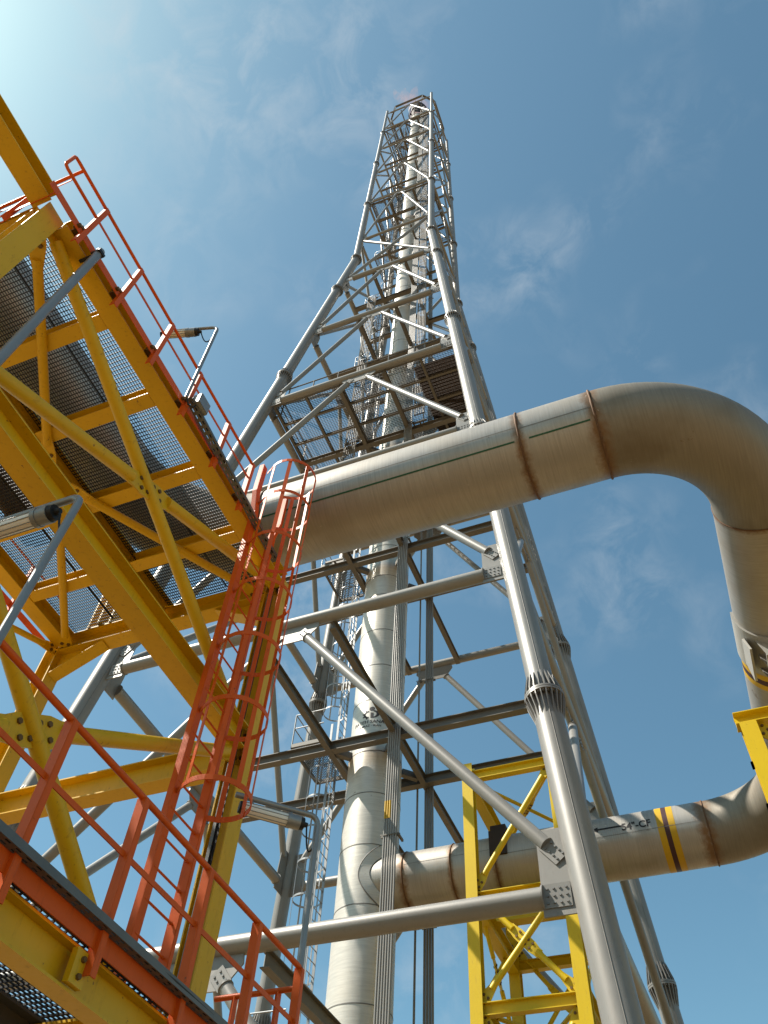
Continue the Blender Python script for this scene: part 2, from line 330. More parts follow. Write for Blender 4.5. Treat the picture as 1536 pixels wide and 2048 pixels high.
# ------------------------------------------------------------------ flare tower (derrick)
XS, YS = -8.08, 18.15
def W(z): return 2.55 + max(0.0, 53.4 - z) * 0.0845
LV = [8.05, 16.35, 24.4, 32.5, 40.6, 48.9, 57.0, 65.6, 74.0, 82.4, 90.7, 98.4]
FL = [12.0, 23.8, 35.4, 47.4, 53.4, 65.1, 77.3, 89.3]
FACES = [(V((1, 0, 0)), V((0, -1, 0))), (V((0, 1, 0)), V((1, 0, 0))), (V((-1, 0, 0)), V((0, 1, 0))), (V((0, -1, 0)), V((-1, 0, 0)))]
def FP(fi, s, z):
    t, n = FACES[fi]; return V((XS, YS, 0)) + n * W(z) + t * s + V((0, 0, z))
tower = thing('flare_tower', 'tall grey tubular steel lattice tower with bolted flanged legs around the flare stack', 'tower', (XS, YS, 0))
def leg_r(z):
    for zz, r in ((12, .265), (23.8, .255), (35.4, .26), (53.4, .255), (65.1, .215), (77.3, .19), (89.3, .165), (200, .13)):
        if z < zz: return r
def collar(mb, c, d, r, nf=22):
    """bolted flange ring with long tapering fins above and below"""
    d, s, u = frame(d); R2 = r * 1.42; hh = 0.95 * r + 0.30
    mb.tube(c - d * 0.05, c - d * 0.006, R2, R2, 32); mb.tube(c + d * 0.006, c + d * 0.05, R2, R2, 32)
    for k in range(nf):
        a = 2 * math.pi * k / nf; e_ = s * math.cos(a) + u * math.sin(a); tn = d.cross(e_)
        for sg in (-1, 1):
            mb.plate([c + e_ * r * 0.97 + d * sg * 0.05, c + e_ * R2 * 0.985 + d * sg * 0.05, c + e_ * R2 * 0.97 + d * sg * 0.13, c + e_ * r * 1.01 + d * sg * hh], 0.02, tn)
        b2 = a + math.pi / nf; p = c + (s * math.cos(b2) + u * math.sin(b2)) * (r + R2) / 2
        mb.tube(p - d * 0.085, p + d * 0.085, 0.028, 0.028, 6)
for sx, sy in ((-1, -1), (1, -1), (1, 1), (-1, 1)):
    mb = MB(); zs = [0.25] + FL + [99.8]
    for z0, z1 in zip(zs[:-1], zs[1:]):
        r = leg_r((z0 + z1) / 2)
        mb.tube((XS + sx * W(z0), YS + sy * W(z0), z0), (XS + sx * W(z1), YS + sy * W(z1), z1), r, r, 28)
    mb.box(XS + sx * W(0) - .6, XS + sx * W(0) + .6, YS + sy * W(0) - .6, YS + sy * W(0) + .6, 0.0, 0.26)
    lg = mb.build('leg', 'tower', tower)
    sd_ = {(1, -1): (.25, -.97), (-1, -1): (.9, -.45), (1, 1): (.5, -.87), (-1, 1): (.2, -.98)}[(sx, sy)]
    for z0, z1 in zip(zs[:5], zs[1:6]):
        r = leg_r((z0 + z1) / 2); o = V((sd_[0], sd_[1], 0)).normalized() * (r * .995)
        mb = MB(); mb.tube(V((XS + sx * W(z0), YS + sy * W(z0), z0)) + o, V((XS + sx * W(z1), YS + sy * W(z1), z1)) + o, .008, .008, 5); mb.build('long_seam', 'seam', lg)
    for z in FL:
        cb = MB(); d = V((sx * (W(z + .5) - W(z - .5)), sy * (W(z + .5) - W(z - .5)), 1.0))
        collar(cb, V((XS + sx * W(z), YS + sy * W(z), z)), d, max(leg_r(z - .2), leg_r(z + .2)), 22 if z < 50 else 16)
        cb.build('flange_collar', 'tower', lg)
def tip_plate(pb, bb, p, d, t, n, sz, nb):
    """bolted end plate of a tube, lying in the face plane (n), pointing along d"""
    d = d.normalized(); w_ = n.cross(d).normalized()
    c = p + d * sz[0] / 2 + n * 0.035
    pb.plate([c - d * sz[0] / 2 - w_ * sz[1] / 2, c + d * sz[0] / 2 - w_ * sz[1] / 2, c + d * sz[0] / 2 + w_ * sz[1] / 2, c - d * sz[0] / 2 + w_ * sz[1] / 2], 0.03, n)
    if bb is not None: bb.bolts(c + n * 0.012, d, w_, n, nb[0], nb[1], sz[0] / (nb[0] + .4), sz[1] / (nb[1] + .3))
for fi in range(4):
    t, n = FACES[fi]
    for li, z in enumerate(LV):
        low = z < 50; k = 1.0 if low else 0.62; w = W(z); rh = 0.165 if z < 20 else (0.155 if low else 0.095)
        if z > 60: rh = 0.085
        detail = z < 45
        nz = n
        gl = 0.72 * k     # gusset reach from leg centre
        hx = w - gl + 0.02
        mb = MB(); mb.tube(FP(fi, -hx, z), FP(fi, hx, z), rh, rh, 20)
        for sg in (-1, 1):
            mb.tube(FP(fi, sg * hx, z) - t * sg * 0.012, FP(fi, sg * hx, z) + t * sg * 0.012, rh * 1.14, rh * 1.14, 20)
        hb = mb.build('horizontal_tube', 'tower', tower)
        for sg in (-1, 1):
            pb = MB(); bb = MB() if detail else None
            tip_plate(pb, bb, FP(fi, sg * hx, z), t * sg, t, n, (0.42 * k, rh * 2.2), (4, 3))
            pb.build('end_plate', 'tower', hb)
            if bb: bb.build('bolt_group', 'bolt', hb, stuff=True)
        # leg gussets
        for sg in (-1, 1):
            zt = z + (1.15 * k if li < len(LV) - 1 else 0.3); zb = z - 0.30 * k
            gp = MB(); gp.plate([FP(fi, sg * (w - .1), zb), FP(fi, sg * (w - .72 * k), zb), FP(fi, sg * (w - .74 * k), z + .98 * k), FP(fi, sg * (w - .62 * k), zt), FP(fi, sg * (W(zt) - .1), zt)], 0.03, n)
            gp.build('gusset_plate', 'tower', tower)
        # bracing below this level
        zb0 = LV[li - 1] if li else 0.0
        xbay = abs(z - 57.0) < 0.1
        rd = 0.115 if z < 34 else (0.10 if low else 0.075)
        if xbay:
            for sg in (-1, 1):
                p0 = FP(fi, -sg * (W(zb0) - .4), zb0 + 0.45); p1 = FP(fi, sg * (w - .35), z - 0.4)
                if sg > 0:
                    mb = MB(); mb.tube(p0, p1, 0.095, 0.095, 14); mb.build('diagonal_tube', 'tower', tower)
                else:
                    mid = (p0 + p1) / 2; dd = (p1 - p0).normalized() * 0.3
                    for q0, q1 in ((p0, mid - dd), (mid + dd, p1)):
                        mb = MB(); mb.tube(q0, q1, 0.095, 0.095, 14); mb.build('diagonal_tube', 'tower', tower)
                    mb = MB(); mb.plate([mid - dd * 1.3 + V((0, 0, .12)), mid + dd * 1.3 + V((0, 0, .12)), mid + dd * 1.3 - V((0, 0, .12)), mid - dd * 1.3 - V((0, 0, .12))], 0.03, n); mb.build('splice_plate', 'tower', tower)
            continue
        ga = 0.72 * k
        gp = MB(); gp.plate([FP(fi, -ga, z - rh * .8), FP(fi, -ga * 1.05, z - rh - .16 * k), FP(fi, -.45 * k, z - rh - .55 * k), FP(fi, .45 * k, z - rh - .55 * k), FP(fi, ga * 1.05, z - rh - .16 * k), FP(fi, ga, z - rh * .8)], 0.03, n)
        gp.build('apex_gusset', 'tower', tower)
        for sg in (-1, 1):
            pA = FP(fi, sg * (W(zb0 + .6) - .31 * k), zb0 + 0.60 * k); pB = FP(fi, sg * .30 * k, z - rh - .25 * k)
            if li == 0: pA = FP(fi, sg * (W(.3) - .5), 0.45)
            d = (pB - pA).normalized(); L_ = (pB - pA).length
            q0 = pA + d * 0.36 * k; q1 = pB - d * 0.34 * k
            mb = MB(); mb.tube(q0, q1, rd, rd, 16)
            for q, dd in ((q0, -d), (q1, d)): mb.tube(q - dd * 0.01, q + dd * 0.012, rd * 1.15, rd * 1.15, 16)
            db = mb.build('diagonal_tube', 'tower', tower)
            for q, dd, sz, nb in ((q0, -d, (0.38 * k, rd * 2.5), (4, 2)), (q1, d, (0.34 * k, rd * 2.4), (3, 2))):
                pb = MB(); bb = MB() if detail else None
                tip_plate(pb, bb, q, dd, t, n, sz, nb); pb.build('end_plate', 'tower', db)
                if bb: bb.build('bolt_group', 'bolt', db, stuff=True)
# stack guide frames at every level
for li, z in enumerate(LV):
    w = W(z); h = 0.30 if z < 50 else 0.19
    for yy in (-1.12, 1.12):
        mb = MB(); mb.ibeam((XS - w + .12, YS + yy, z - .2), (XS + w - .12, YS + yy, z - .2), h, h * .75); mb.build('guide_beam', 'tower_dark', tower)
    for xx in (-0.97, 1.05):
        mb = MB(); mb.ibeam((XS + xx, YS - w + .12, z - .217), (XS + xx, YS + w - .12, z - .217), h * .93, h * .55); mb.build('guide_beam', 'tower_dark', tower)
    rs = 0.775 if z < 33 else 0.69
    for k in range(4):
        a0 = R(45 + 90 * k); e_ = V((math.cos(a0), math.sin(a0), 0)); o = V((XS, YS, z - .2))
        mb = MB(); mb.bar(o + e_ * (rs + .004), o + e_ * 1.30, .16, .20); mb.build('guide_shoe', 'tower_dark', tower)
# crown frame on top of the tower
zt = 100.6
cr_pts = [(-1.65, -2.55), (1.5, -2.55), (2.55, -1.5), (2.55, 1.5), (1.5, 2.55), (-1.5, 2.55), (-2.55, 1.5), (-2.55, -1.5)]
for k in range(8):
    a, b2 = cr_pts[k], cr_pts[(k + 1) % 8]
    mb = MB(); mb.ibeam((XS + a[0], YS + a[1], zt), (XS + b2[0], YS + b2[1], zt), 0.25, 0.18); mb.build('crown_beam', 'tower_dark', tower)
    mb = MB(); mb.bar((XS + a[0], YS + a[1], zt - .1), (XS + a[0] * .985, YS + a[1] * .985, 98.4), 0.12, 0.12); mb.build('crown_post', 'tower', tower)

# ------------------------------------------------------------------ tower platforms
def tower_platform(z, label, step_x, step_y, rails=True, pb=0.06):
    w = W(z) - .22
    pl = thing('tower_platform', label, 'platform', (XS, YS - w, z), 'grating platforms inside the tower')
    ys = [-w] + list(step_y) + [w]; xs = [-w] + list(step_x) + [w]
    zt_ = z + .26
    for x in xs:
        mb = MB(); mb.ibeam((XS + x, YS - w, zt_ - .13), (XS + x, YS + w, zt_ - .13), .16, .1); mb.build('joist', 'tower_dark', pl)
    for y in ys:
        mb = MB(); mb.ibeam((XS - w, YS + y, zt_ - .128), (XS + w, YS + y, zt_ - .128), .15, .1); mb.build('joist', 'tower_dark', pl)
    for i in range(len(xs) - 1):
        for j in range(len(ys) - 1):
            cx, cy = (xs[i] + xs[i + 1]) / 2, (ys[j] + ys[j + 1]) / 2
            if math.hypot(cx, cy) < 0.75: continue
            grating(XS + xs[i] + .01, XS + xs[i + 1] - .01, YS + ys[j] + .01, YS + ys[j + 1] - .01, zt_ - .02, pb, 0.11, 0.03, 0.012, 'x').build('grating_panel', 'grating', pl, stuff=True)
    if rails:
        for (ax, ay, bx, by) in ((-w, -w, w, -w), (w, -w, w, w), (w, w, -w, w), (-w, w, -w, -w)):
            a = V((XS + ax, YS + ay, zt_)); b2 = V((XS + bx, YS + by, zt_)); n_ = max(3, int((b2 - a).length / 1.1))
            for hgt in (0.55, 1.08):
                mb = MB(); mb.tube(a + V((0, 0, hgt)), b2 + V((0, 0, hgt)), 0.032, 0.032, 8); mb.build('rail', 'tower_dark', pl)
            mb = MB(); mb.bar(a + V((0, 0, .07)), b2 + V((0, 0, .07)), 0.008, 0.13); mb.build('toe_board', 'galv', pl)
            for k in range(n_):
                p = a.lerp(b2, (k + .5) / n_); mb = MB(); mb.bar(p - V((0, 0, .12)), p + V((0, 0, 1.08)), 0.07, 0.02, b2 - a); mb.build('post', 'tower_dark', pl)
    return pl
wp = tower_platform(32.5, 'wide grating platform with low handrails in the lower half of the tower', (-2.6, -0.97, 0.98, 2.6), (-3.1, -2.0, -1.05, 1.05, 2.3), pb=0.075)
mb = MB()
for k in range(80): y = YS - 3.7 + .05 * k; mb.box(XS + 2.15, XS + 4.05, y, y + .041, 32.768, 32.795)
mb.build('brown_slats', 'brown', wp, stuff=True)  # close-set dark brown slats over the right part of the grating
tower_platform(65.6, 'narrow grating platform with handrails high up in the slim part of the tower', (-0.9, 0.95), (-0.95, 0.95), pb=0.09)
tower_platform(90.7, 'topmost grating platform below the flare tip', (-0.9, 0.95), (-0.95, 0.95), rails=False, pb=0.1)

# ------------------------------------------------------------------ flare stack
XS = -8.13
stack = thing('flare_stack', 'tall pale steel flare stack pipe standing in the middle of the lattice tower', 'stack', (XS, YS, 0))
RS = 0.765
mb = MB(); mb.tube((XS, YS, 0), (XS, YS, 33.0), RS, RS, 64); mb.build('shaft', 'stack', stack)
mb = MB(); mb.tube((XS, YS, 33.0), (XS, YS, 34.2), RS, .69, 64, False); mb.build('reducer', 'stack', stack)
mb = MB(); mb.tube((XS, YS, 34.2), (XS, YS, 103.5), .69, .69, 56); mb.build('upper_shaft', 'stack', stack)
for z in (9.5, 11.7, 13.25, 14.75, 16.1, 17.95, 19.35, 20.9, 22.6, 23.6, 25.3, 27.4, 29.2, 31.0):
    mb = MB(); mb.tube((XS, YS, z - .012), (XS, YS, z + .012), RS + .006, RS + .006, 64); mb.build('girth_weld', 'seam', stack)
for k in range(26):
    z = 35.5 + k * 2.6; mb = MB(); mb.tube((XS, YS, z - .015), (XS, YS, z + .015), .698, .698, 48); mb.build('girth_weld', 'seam', stack)
mb = MB(); mb.tube((XS, YS, 103.4), (XS, YS, 108.6), .76, .80, 40, False); mb.tube((XS, YS, 108.5), (XS, YS, 108.9), .86, .86, 40, False)
for k in range(8):
    a = 2 * math.pi * k / 8; e_ = V((math.cos(a), math.sin(a), 0)); o = V((XS, YS, 0))
    mb.tube(o + e_ * .98 + V((0, 0, 101)), o + e_ * 1.0 + V((0, 0, 108.9)), .05, .05, 8)
    mb.plate([o + e_ * .75 + V((0, 0, 104)), o + e_ * .98 + V((0, 0, 104)), o + e_ * .98 + V((0, 0, 104.8)), o + e_ * .75 + V((0, 0, 104.8))], .04, V((0, 0, 1)).cross(e_))
mb.tube((XS, YS, 106.2), (XS, YS, 107.4), 1.12, 1.12, 40, False)
mb.build('flare_tip', 'tip', stack)
# reinforcing pad where the gas line enters
ZP = 12.47; RP = 0.686
mb = MB(); n_ = 64; i0 = len(mb.v)
for k in range(n_):
    th = 2 * math.pi * k / n_
    for ext in (0.0, 0.27):
        yv = RP * math.cos(th); ph = math.asin(max(-1, min(1, yv / RS))) + ext / RS * math.cos(th); zz = ZP + (RP + ext) * math.sin(th)
        mb.v.append(V((XS + (RS + .022) * math.cos(ph), YS + (RS + .022) * math.sin(ph), zz)))
for k in range(n_):
    a = 2 * k; b2 = 2 * ((k + 1) % n_); mb.face((a, a + 1, b2 + 1, b2), True)
mb.build('reinforcing_pad', 'stack', stack)
mb = MB(); pts = []
for k in range(n_):
    th = 2 * math.pi * k / n_; yv = RP * math.cos(th); ph = math.asin(yv / RS) + .27 / RS * math.cos(th)
    pts.append((XS + (RS + .012) * math.cos(ph), YS + (RS + .012) * math.sin(ph), ZP + (RP + .27) * math.sin(th)))
mb.path(pts, .016, 6, closed=True); mb.build('pad_weld', 'seam', stack)
# company mark and lettering painted on the shaft
def on_stack(phi0, z0):
    return lambda u, v: (XS + (RS + .004) * math.cos(phi0 + u / RS), YS + (RS + .004) * math.sin(phi0 + u / RS), z0 + v)
polys = []
def arc(cx, cy, rx0, ry0, rx1, ry1, a0, a1, n):
    for k in range(n):
        t0 = R(a0 + (a1 - a0) * k / n); t1 = R(a0 + (a1 - a0) * (k + 1) / n)
        polys.append([(cx + rx0 * math.cos(t0), cy + ry0 * math.sin(t0)), (cx + rx1 * math.cos(t0), cy + ry1 * math.sin(t0)), (cx + rx1 * math.cos(t1), cy + ry1 * math.sin(t1)), (cx + rx0 * math.cos(t1), cy + ry0 * math.sin(t1))])
arc(-.03, .14, .135, .095, .19, .14, 100, 260, 14)                       # toothed half ring
for a in (125, 165, 205, 245):
    ca, sa = math.cos(R(a)), math.sin(R(a)); px, py = -sa, ca
    polys.append([(-.03 + .17 * ca - .026 * px, .14 + .125 * sa - .026 * py), (-.03 + .24 * ca - .02 * px, .14 + .18 * sa - .02 * py), (-.03 + .24 * ca + .02 * px, .14 + .18 * sa + .02 * py), (-.03 + .17 * ca + .026 * px, .14 + .125 * sa + .026 * py)])
arc(.06, .14, .11, .098, .20, .14, -90, 85, 16)                          # bowl
polys.append([(-.005, 0.0), (.075, 0.0), (.085, .19), (-.012, .21)])     # stem
for k in range(18):                                                      # globe
    t0, t1 = 2 * math.pi * k / 18, 2 * math.pi * (k + 1) / 18
    polys.append([(.03, .34), (.03 + .085 * math.cos(t0), .34 + .078 * math.sin(t0)), (.03 + .085 * math.cos(t1), .34 + .078 * math.sin(t1))])
wrap_mesh(flat_polys(polys), on_stack(R(-83), 17.24)).build('company_mark', 'ink', stack)
def bold_on_stack(body, size, z0, step):
    tm = MB()
    for k, du in enumerate((-step, 0, step)):
        q = wrap_mesh(text_geo(body, size), lambda u, v: (XS + (RS + .004 + .0005 * k) * math.cos(R(-84) + (u + du) / RS), YS + (RS + .004 + .0005 * k) * math.sin(R(-84) + (u + du) / RS), z0 + v)); i = len(tm.v)
        tm.v += q.v; tm.f += [tuple(i + j for j in f_) for f_ in q.f]; tm.s += q.s
    return tm.build('lettering', 'ink', stack)
bold_on_stack('FATEH SANAT', .165, 17.06, .004)
bold_on_stack('SHIRAZ - IRAN', .105, 16.93, .0025)
# flame
fb = MB(); n_ = 14
for (ox, oy, hh, rr0, lean) in ((0, 0, 15, 1.3, -2.2), (-.5, .4, 21, 1.0, -3.4), (.4, -.3, 11, 1.0, -.8)):
    pts = []; rad = []
    for k in range(n_):
        q = k / (n_ - 1); pts.append((XS + ox + lean * q ** 1.4 + .5 * math.sin(q * 7 + ox), YS + oy + .5 * math.sin(q * 5), 109 + hh * q)); rad.append(max(.03, rr0 * (.55 + 1.3 * q) * (1 - q) ** .8 + .05 * math.sin(q * 20)))
    fb.path(pts, rad, 16)
tag(fb.build('gas_flame', 'flame'), 'faint pink gas flame burning above the tip of the flare stack', 'flame')

# ------------------------------------------------------------------ riser tubes beside the stack
def riser(label, y, xs, r, z1, clamp_zs, paintbands=False):
    rt_ = thing('riser_tubes', label, 'pipes', (xs[0], y, 0))
    for x in xs:
        mb = MB(); mb.tube((x, y, 0), (x, y, z1), r, r, 10); t_ = mb.build('tube', 'tower', rt_)
        if paintbands and x < -6.98:
            mb = MB(); mb.tube((x, y, 13.35), (x, y, 13.85), r + .003, r + .003, 10, False); mb.build('paint_band', 'stripe_yellow', t_)
    for z in clamp_zs:
        mb = MB(); mb.bar((min(xs) - .09, y + r + .02, z), (max(xs) + .09, y + r + .02, z), .04, .06); mb.bar((min(xs) - .09, y - r - .006, z), (max(xs) + .09, y - r - .006, z), .01, .03)
        mb.build('clamp', 'tower_dark', rt_)
        if y < 17: mb = MB(); mb.bar((min(xs) - .05, y + r + .03, z), (min(xs) - .05, 17.05, z), .05, .06); mb.bar((max(xs) + .05, y + r + .03, z), (max(xs) + .05, 17.05, z), .05, .06); mb.build('standoff', 'tower_dark', rt_, stuff=True)
riser('bundle of six thin grey riser tubes running up in front of the flare stack', 16.72, [-7.13 + .061 * k for k in range(6)], .026, 101, [8.1, 12.9] + LV[1:], True)
riser('bundle of dark riser tubes behind the stack on its right', 19.45, [-7.06 + .07 * k for k in range(4)], .032, 88, [12 + 8.15 * k for k in range(9)])
riser('single slender riser tube standing between the stack and the dark tube bundle', 19.42, [-7.30], .03, 60, [12 + 8.15 * k for k in range(6)])

def cable_ladder(label, x0, x1, y, z0, z1, step, lattice):
    c_ = thing('cable_ladder', label, 'cable ladder', ((x0 + x1) / 2, y, z0))
    for x in (x0, x1): mb = MB(); mb.bar((x, y, z0), (x, y, z1), .03, .11, (0, 1, 0)); mb.build('side_rail', 'tower', c_)
    mb = MB(); n_ = int((z1 - z0) / step)
    for k in range(n_):
        z = z0 + k * step
        if lattice: mb.bar((x0 if k % 2 else x1, y, z), (x1 if k % 2 else x0, y, z + step), .02, .05, (0, 1, 0))
        else: mb.bar((x0, y, z), (x1, y, z), .03, .03)
    mb.build('rungs', 'tower', c_, stuff=True)
    for k in range(5): mb = MB(); xx = x0 + (x1 - x0) * (k + .7) / 5.4; mb.tube((xx, y - .04, z0), (xx, y - .04, z1), .022, .022, 6); mb.build('cable', 'seam', c_)
    for z in LV:
        if z0 - 1 < z < z1 + 1: mb = MB(); mb.bar((x0 - .1, y + .08, z), (x1 + .1, y + .08, z), .06, .08); mb.bar(((x0 + x1) / 2, y + .08, z), ((x0 + x1) / 2, 17.05 if y < 17 else y + .3, z), .06, .07); mb.build('bracket', 'tower_dark', c_)
cable_ladder('grey cable ladder climbing to the right of the thin riser tubes', -6.72, -6.27, 16.74, 33, 99, .5, False)
cable_ladder('grey lattice cable ladder climbing between the caged ladders and the stack', -9.95, -9.45, 16.75, 25.2, 49, .55, True)

# ------------------------------------------------------------------ caged ladders of the tower
def caged_ladder(name, label, x, y0, y1, z0, z1, side, mat, hoop_r, hoops, group=None, sw=0.07, rung=0.3, nb=5, step=1.05, hoopw=.05, hoopt=.008):
    cx = x + side * 0.02; cy = (y0 + y1) / 2
    ld = thing(name, label, 'ladder', (x, cy, z0), group)
    top = z1 + step
    for y, kind in ((y0, 0), (y1, 1)):
        mb = MB(); sgn = -1 if kind == 0 else 1
        pts = [(x, y, z0), (x, y, z1 - .02), (x, y + sgn * .09, z1 + .38), (x, y + sgn * .09, top)]
        if mat == 'orange':
            if kind == 0:
                mb.strip(pts, sw * 1.35, .012, V((0, 1, 0)))
                mb.strip([(p[0] - .035, p[1] - sw * .62, p[2]) for p in pts], sw * .9, .010, V((1, 0, 0)))
            else:
                mb.strip([(p[0], p[1], p[2]) for p in pts], sw * 1.45, .014, V((1, 0, 0)))
                mb.strip([(p[0] + .055, p[1] + .02, p[2]) for p in pts], .045, .010, V((0, 1, 0)))
        else:
            mb.strip(pts, sw, .02, V((1, 0, 0)))
        mb.build('stringer', mat, ld)
    n_ = int((z1 - z0) / rung)
    for k in range(1, n_ + 1):
        mb = MB(); z = z0 + k * rung; mb.tube((x, y0 - .012, z), (x, y1 + .012, z), .012, .012, 6)
        mb.tube((x, y1 - .045, z), (x, y1 - .03, z), .02, .02, 6)
        mb.build('rung', mat, ld)
    # cage
    def cpt(a, z): # a 0..1 round the hoop from y0 to y1
        th = R(-130 + 260 * a); c0 = x + side * hoop_r * 0.86
        return V((c0 + side * hoop_r * math.cos(th), cy + hoop_r * math.sin(th), z))
    for z in hoops:
        mb = MB(); pts = [V((x, y0, z))] + [cpt(k / 20, z) for k in range(21)] + [V((x, y1, z))]
        mb.strip(pts, hoopw, hoopt, V((0, 0, 1))); mb.build('cage_hoop', mat, ld)
    for k in range(nb):
        a = 0.06 + .88 * k / (nb - 1); mb = MB(); p0, p1 = cpt(a, hoops[0] - .03), cpt(a, hoops[-1] + .03)
        rad = V((p0.x - (x + side * hoop_r * .86), p0.y - cy, 0)).normalized(); tang = V((0, 0, 1)).cross(rad)
        mb.strip([p0 - rad * .008, p1 - rad * .008], hoopw * .9, hoopt, tang); mb.build('cage_bar', mat, ld)
    return ld
for li in range(-1, 11):
    z0 = LV[li] + .1 if li >= 0 else 0.1; z1 = LV[li + 1] + .25
    sh = .42 if li % 2 else 0.0; yb = 17.78 + sh * 1.2; x = -9.42 - (0.1 if li % 2 else 0)
    if z0 > 50: x = -9.30
    lab = {-1: 'lowest grey caged ladder flight standing on the ground beside the stack', 0: 'grey caged ladder flight beside the stack at the height of its side inlet', 1: 'grey caged ladder flight left of the stack lettering, rising behind the gas pipe', 2: 'grey caged ladder flight ending at the wide grating platform', 3: 'grey caged ladder flight starting on the wide grating platform', 6: 'grey caged ladder flight ending at the narrow handrailed platform', 10: 'topmost grey caged ladder flight just below the flare tip'}.get(li, 'grey caged ladder flight high up inside the lattice tower')
    caged_ladder('caged_ladder', lab, x, yb, yb + .46, z0, z1, -1, 'galv' if z0 < 30 else 'tower_dark', .36, [z0 + 2.3 + .95 * k for k in range(int((z1 - z0 - 1.4) / .95) + 1)], 'upper ladder flights of the tower' if li in (4, 5, 7, 8, 9) else None, step=1.0, nb=4)
    if li < 10 and abs(z1 - 32.75) > 1 and abs(z1 - 65.85) > 1:
        zz = LV[li + 1] + .30
        rp = thing('resting_platform', {-1: 'small grating resting platform beside the stack below its side inlet', 0: 'small grating resting platform beside the stack just under its lettering', 1: 'small grating resting platform just under the long horizontal gas pipe'}.get(li, 'small grating resting platform high up on the tower ladder'), 'platform', (-9.9, 18.1, zz), 'upper resting platforms' if li > 1 else None)
        x0, x1, ya, yc = -10.35, -9.40, 17.1, 18.9
        if zz > 50: x0, x1 = -10.2, -9.35
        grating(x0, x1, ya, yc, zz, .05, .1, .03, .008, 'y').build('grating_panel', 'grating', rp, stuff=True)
        for (a, b2) in (((x0, ya), (x1, ya)), ((x0, yc), (x1, yc)), ((x0, ya), (x0, yc))):
            mb = MB(); mb.bar((a[0], a[1], zz - .09), (b2[0], b2[1], zz - .09), .06, .12); mb.build('edge_beam', 'tower_dark', rp)
        for (px, py) in ((x0, ya), (x0, (ya + yc) / 2), (x0, yc)):
            mb = MB(); mb.tube((px, py, zz - .1), (px, py, zz + 1.05), .022, .022, 6); mb.build('post', 'galv', rp)
        for hgt in (.55, 1.05):
            mb = MB(); mb.path([(x1, ya, zz + hgt), (x0, ya, zz + hgt), (x0, yc, zz + hgt), (x1, yc, zz + hgt)], .02, 6); mb.build('rail', 'galv', rp)

# ------------------------------------------------------------------ 54 inch gas line (an expansion loop)
YA, YL, XB, XO = 7.07, 18.15, 2.27, -7.30
BR = 2.06
line = thing('gas_pipe', 'large weathered steel gas pipe looping overhead and joining the flare stack', 'pipe', (XB, 12.8, ZP - RP))
def straight(p0, p1, mat, nm='pipe_length', r=RP): mb = MB(); mb.tube(p0, p1, r, r, 72); return mb.build(nm, mat, line)
def bend(c, a0, a1, mat):
    pts = [(c[0] + BR * math.cos(R(a0 + (a1 - a0) * k / 24)), c[1] + BR * math.sin(R(a0 + (a1 - a0) * k / 24)), ZP) for k in range(25)]
    mb = MB(); mb.path(pts, RP, 72); return mb.build('elbow', mat, line)
pa = straight((XO + BR, YA, ZP), (XB - BR, YA, ZP), 'pipe_a')
bend((XB - BR, YA + BR), -90, 0, 'elbow')
pb_ = straight((XB, YA + BR, ZP), (XB, YL - BR, ZP), 'pipe_b')
bend((XB - BR, YL - BR), 0, 90, 'elbow')
pl_ = straight((XS + .2, YL, ZP), (XB - BR, YL, ZP), 'pipe_l')
bend((XO + BR, YA - BR), 90, 180, 'elbow')
straight((XO, YA - BR, ZP), (XO, -14, ZP), 'pipe_b')
def ring(c, ax, r=RP + .004, t=.019, mat='weld'):
    mb = MB(); d, s, u = frame(V(ax)); n_ = 72
    pts = []
    for k in range(n_):
        a = 2 * math.pi * k / n_; pts.append(V(c) + (s * math.cos(a) + u * math.sin(a)) * (r + random.uniform(-.002, .003)))
    mb.path(pts, [t * random.uniform(.75, 1.2) for _ in range(n_)], 6, closed=True); return mb.build('girth_weld', mat, line)
for x in (-.92, XB - BR): ring((x, YA, ZP), (1, 0, 0))
ring((XO + BR, YA, ZP), (1, 0, 0))
for y in (YA + BR, YL - BR): ring((XB, y, ZP), (0, 1, 0), t=.012)
for x in (XB - BR, -4.62, -5.72, -6.95): ring((x, YL, ZP), (1, 0, 0))
# painted stripes
def on_pipe(y0): return lambda u, v: (u, y0 - (RP + .004) * math.cos(v), ZP + (RP + .004) * math.sin(v))
def stripe(y0, x0, x1, a, w_, nm, mat, par):
    fn = on_pipe(y0); n_ = 1; mb = MB(); da = w_ / RP
    for k in range(6):
        xa, xb = x0 + (x1 - x0) * k / 6, x0 + (x1 - x0) * (k + 1) / 6; i = len(mb.v)
        mb.v += [V(fn(xa, R(a) - da / 2)), V(fn(xb, R(a) - da / 2)), V(fn(xb, R(a) + da / 2)), V(fn(xa, R(a) + da / 2))]; mb.face((i, i + 1, i + 2, i + 3))
    return mb.build(nm, mat, par)
stripe(YA, XO + BR + .05, -1.0, -35, .027, 'green_stripe', 'green', pa); stripe(YA, -.78, .13, -35.5, .027, 'green_stripe', 'green', pa)
stripe(YA, XO + BR, -.94, -15, .010, 'long_seam', 'seam', pa); stripe(YA, -.9, .18, -18, .010, 'long_seam', 'seam', pa)
stripe(YL, -4.6, .1, -7, .012, 'long_seam', 'seam', pl_); stripe(YL, -6.9, -4.64, 6, .010, 'long_seam', 'seam', pl_)
for x0, x1, mt in ((-.84, -.70, 'stripe_yellow'), (-.70, -.59, 'stripe_dark'), (-.59, -.45, 'stripe_yellow')):
    mb = MB(); mb.tube((x0, YL, ZP), (x1, YL, ZP), RP + .003, RP + .003, 72, False); mb.build('colour_band', mt, pl_)
fn = on_pipe(YL)
def on_pipe_r(u, v, h): return (u, YL - (RP + h) * math.cos(v), ZP + (RP + h) * math.sin(v))
tmb = MB()
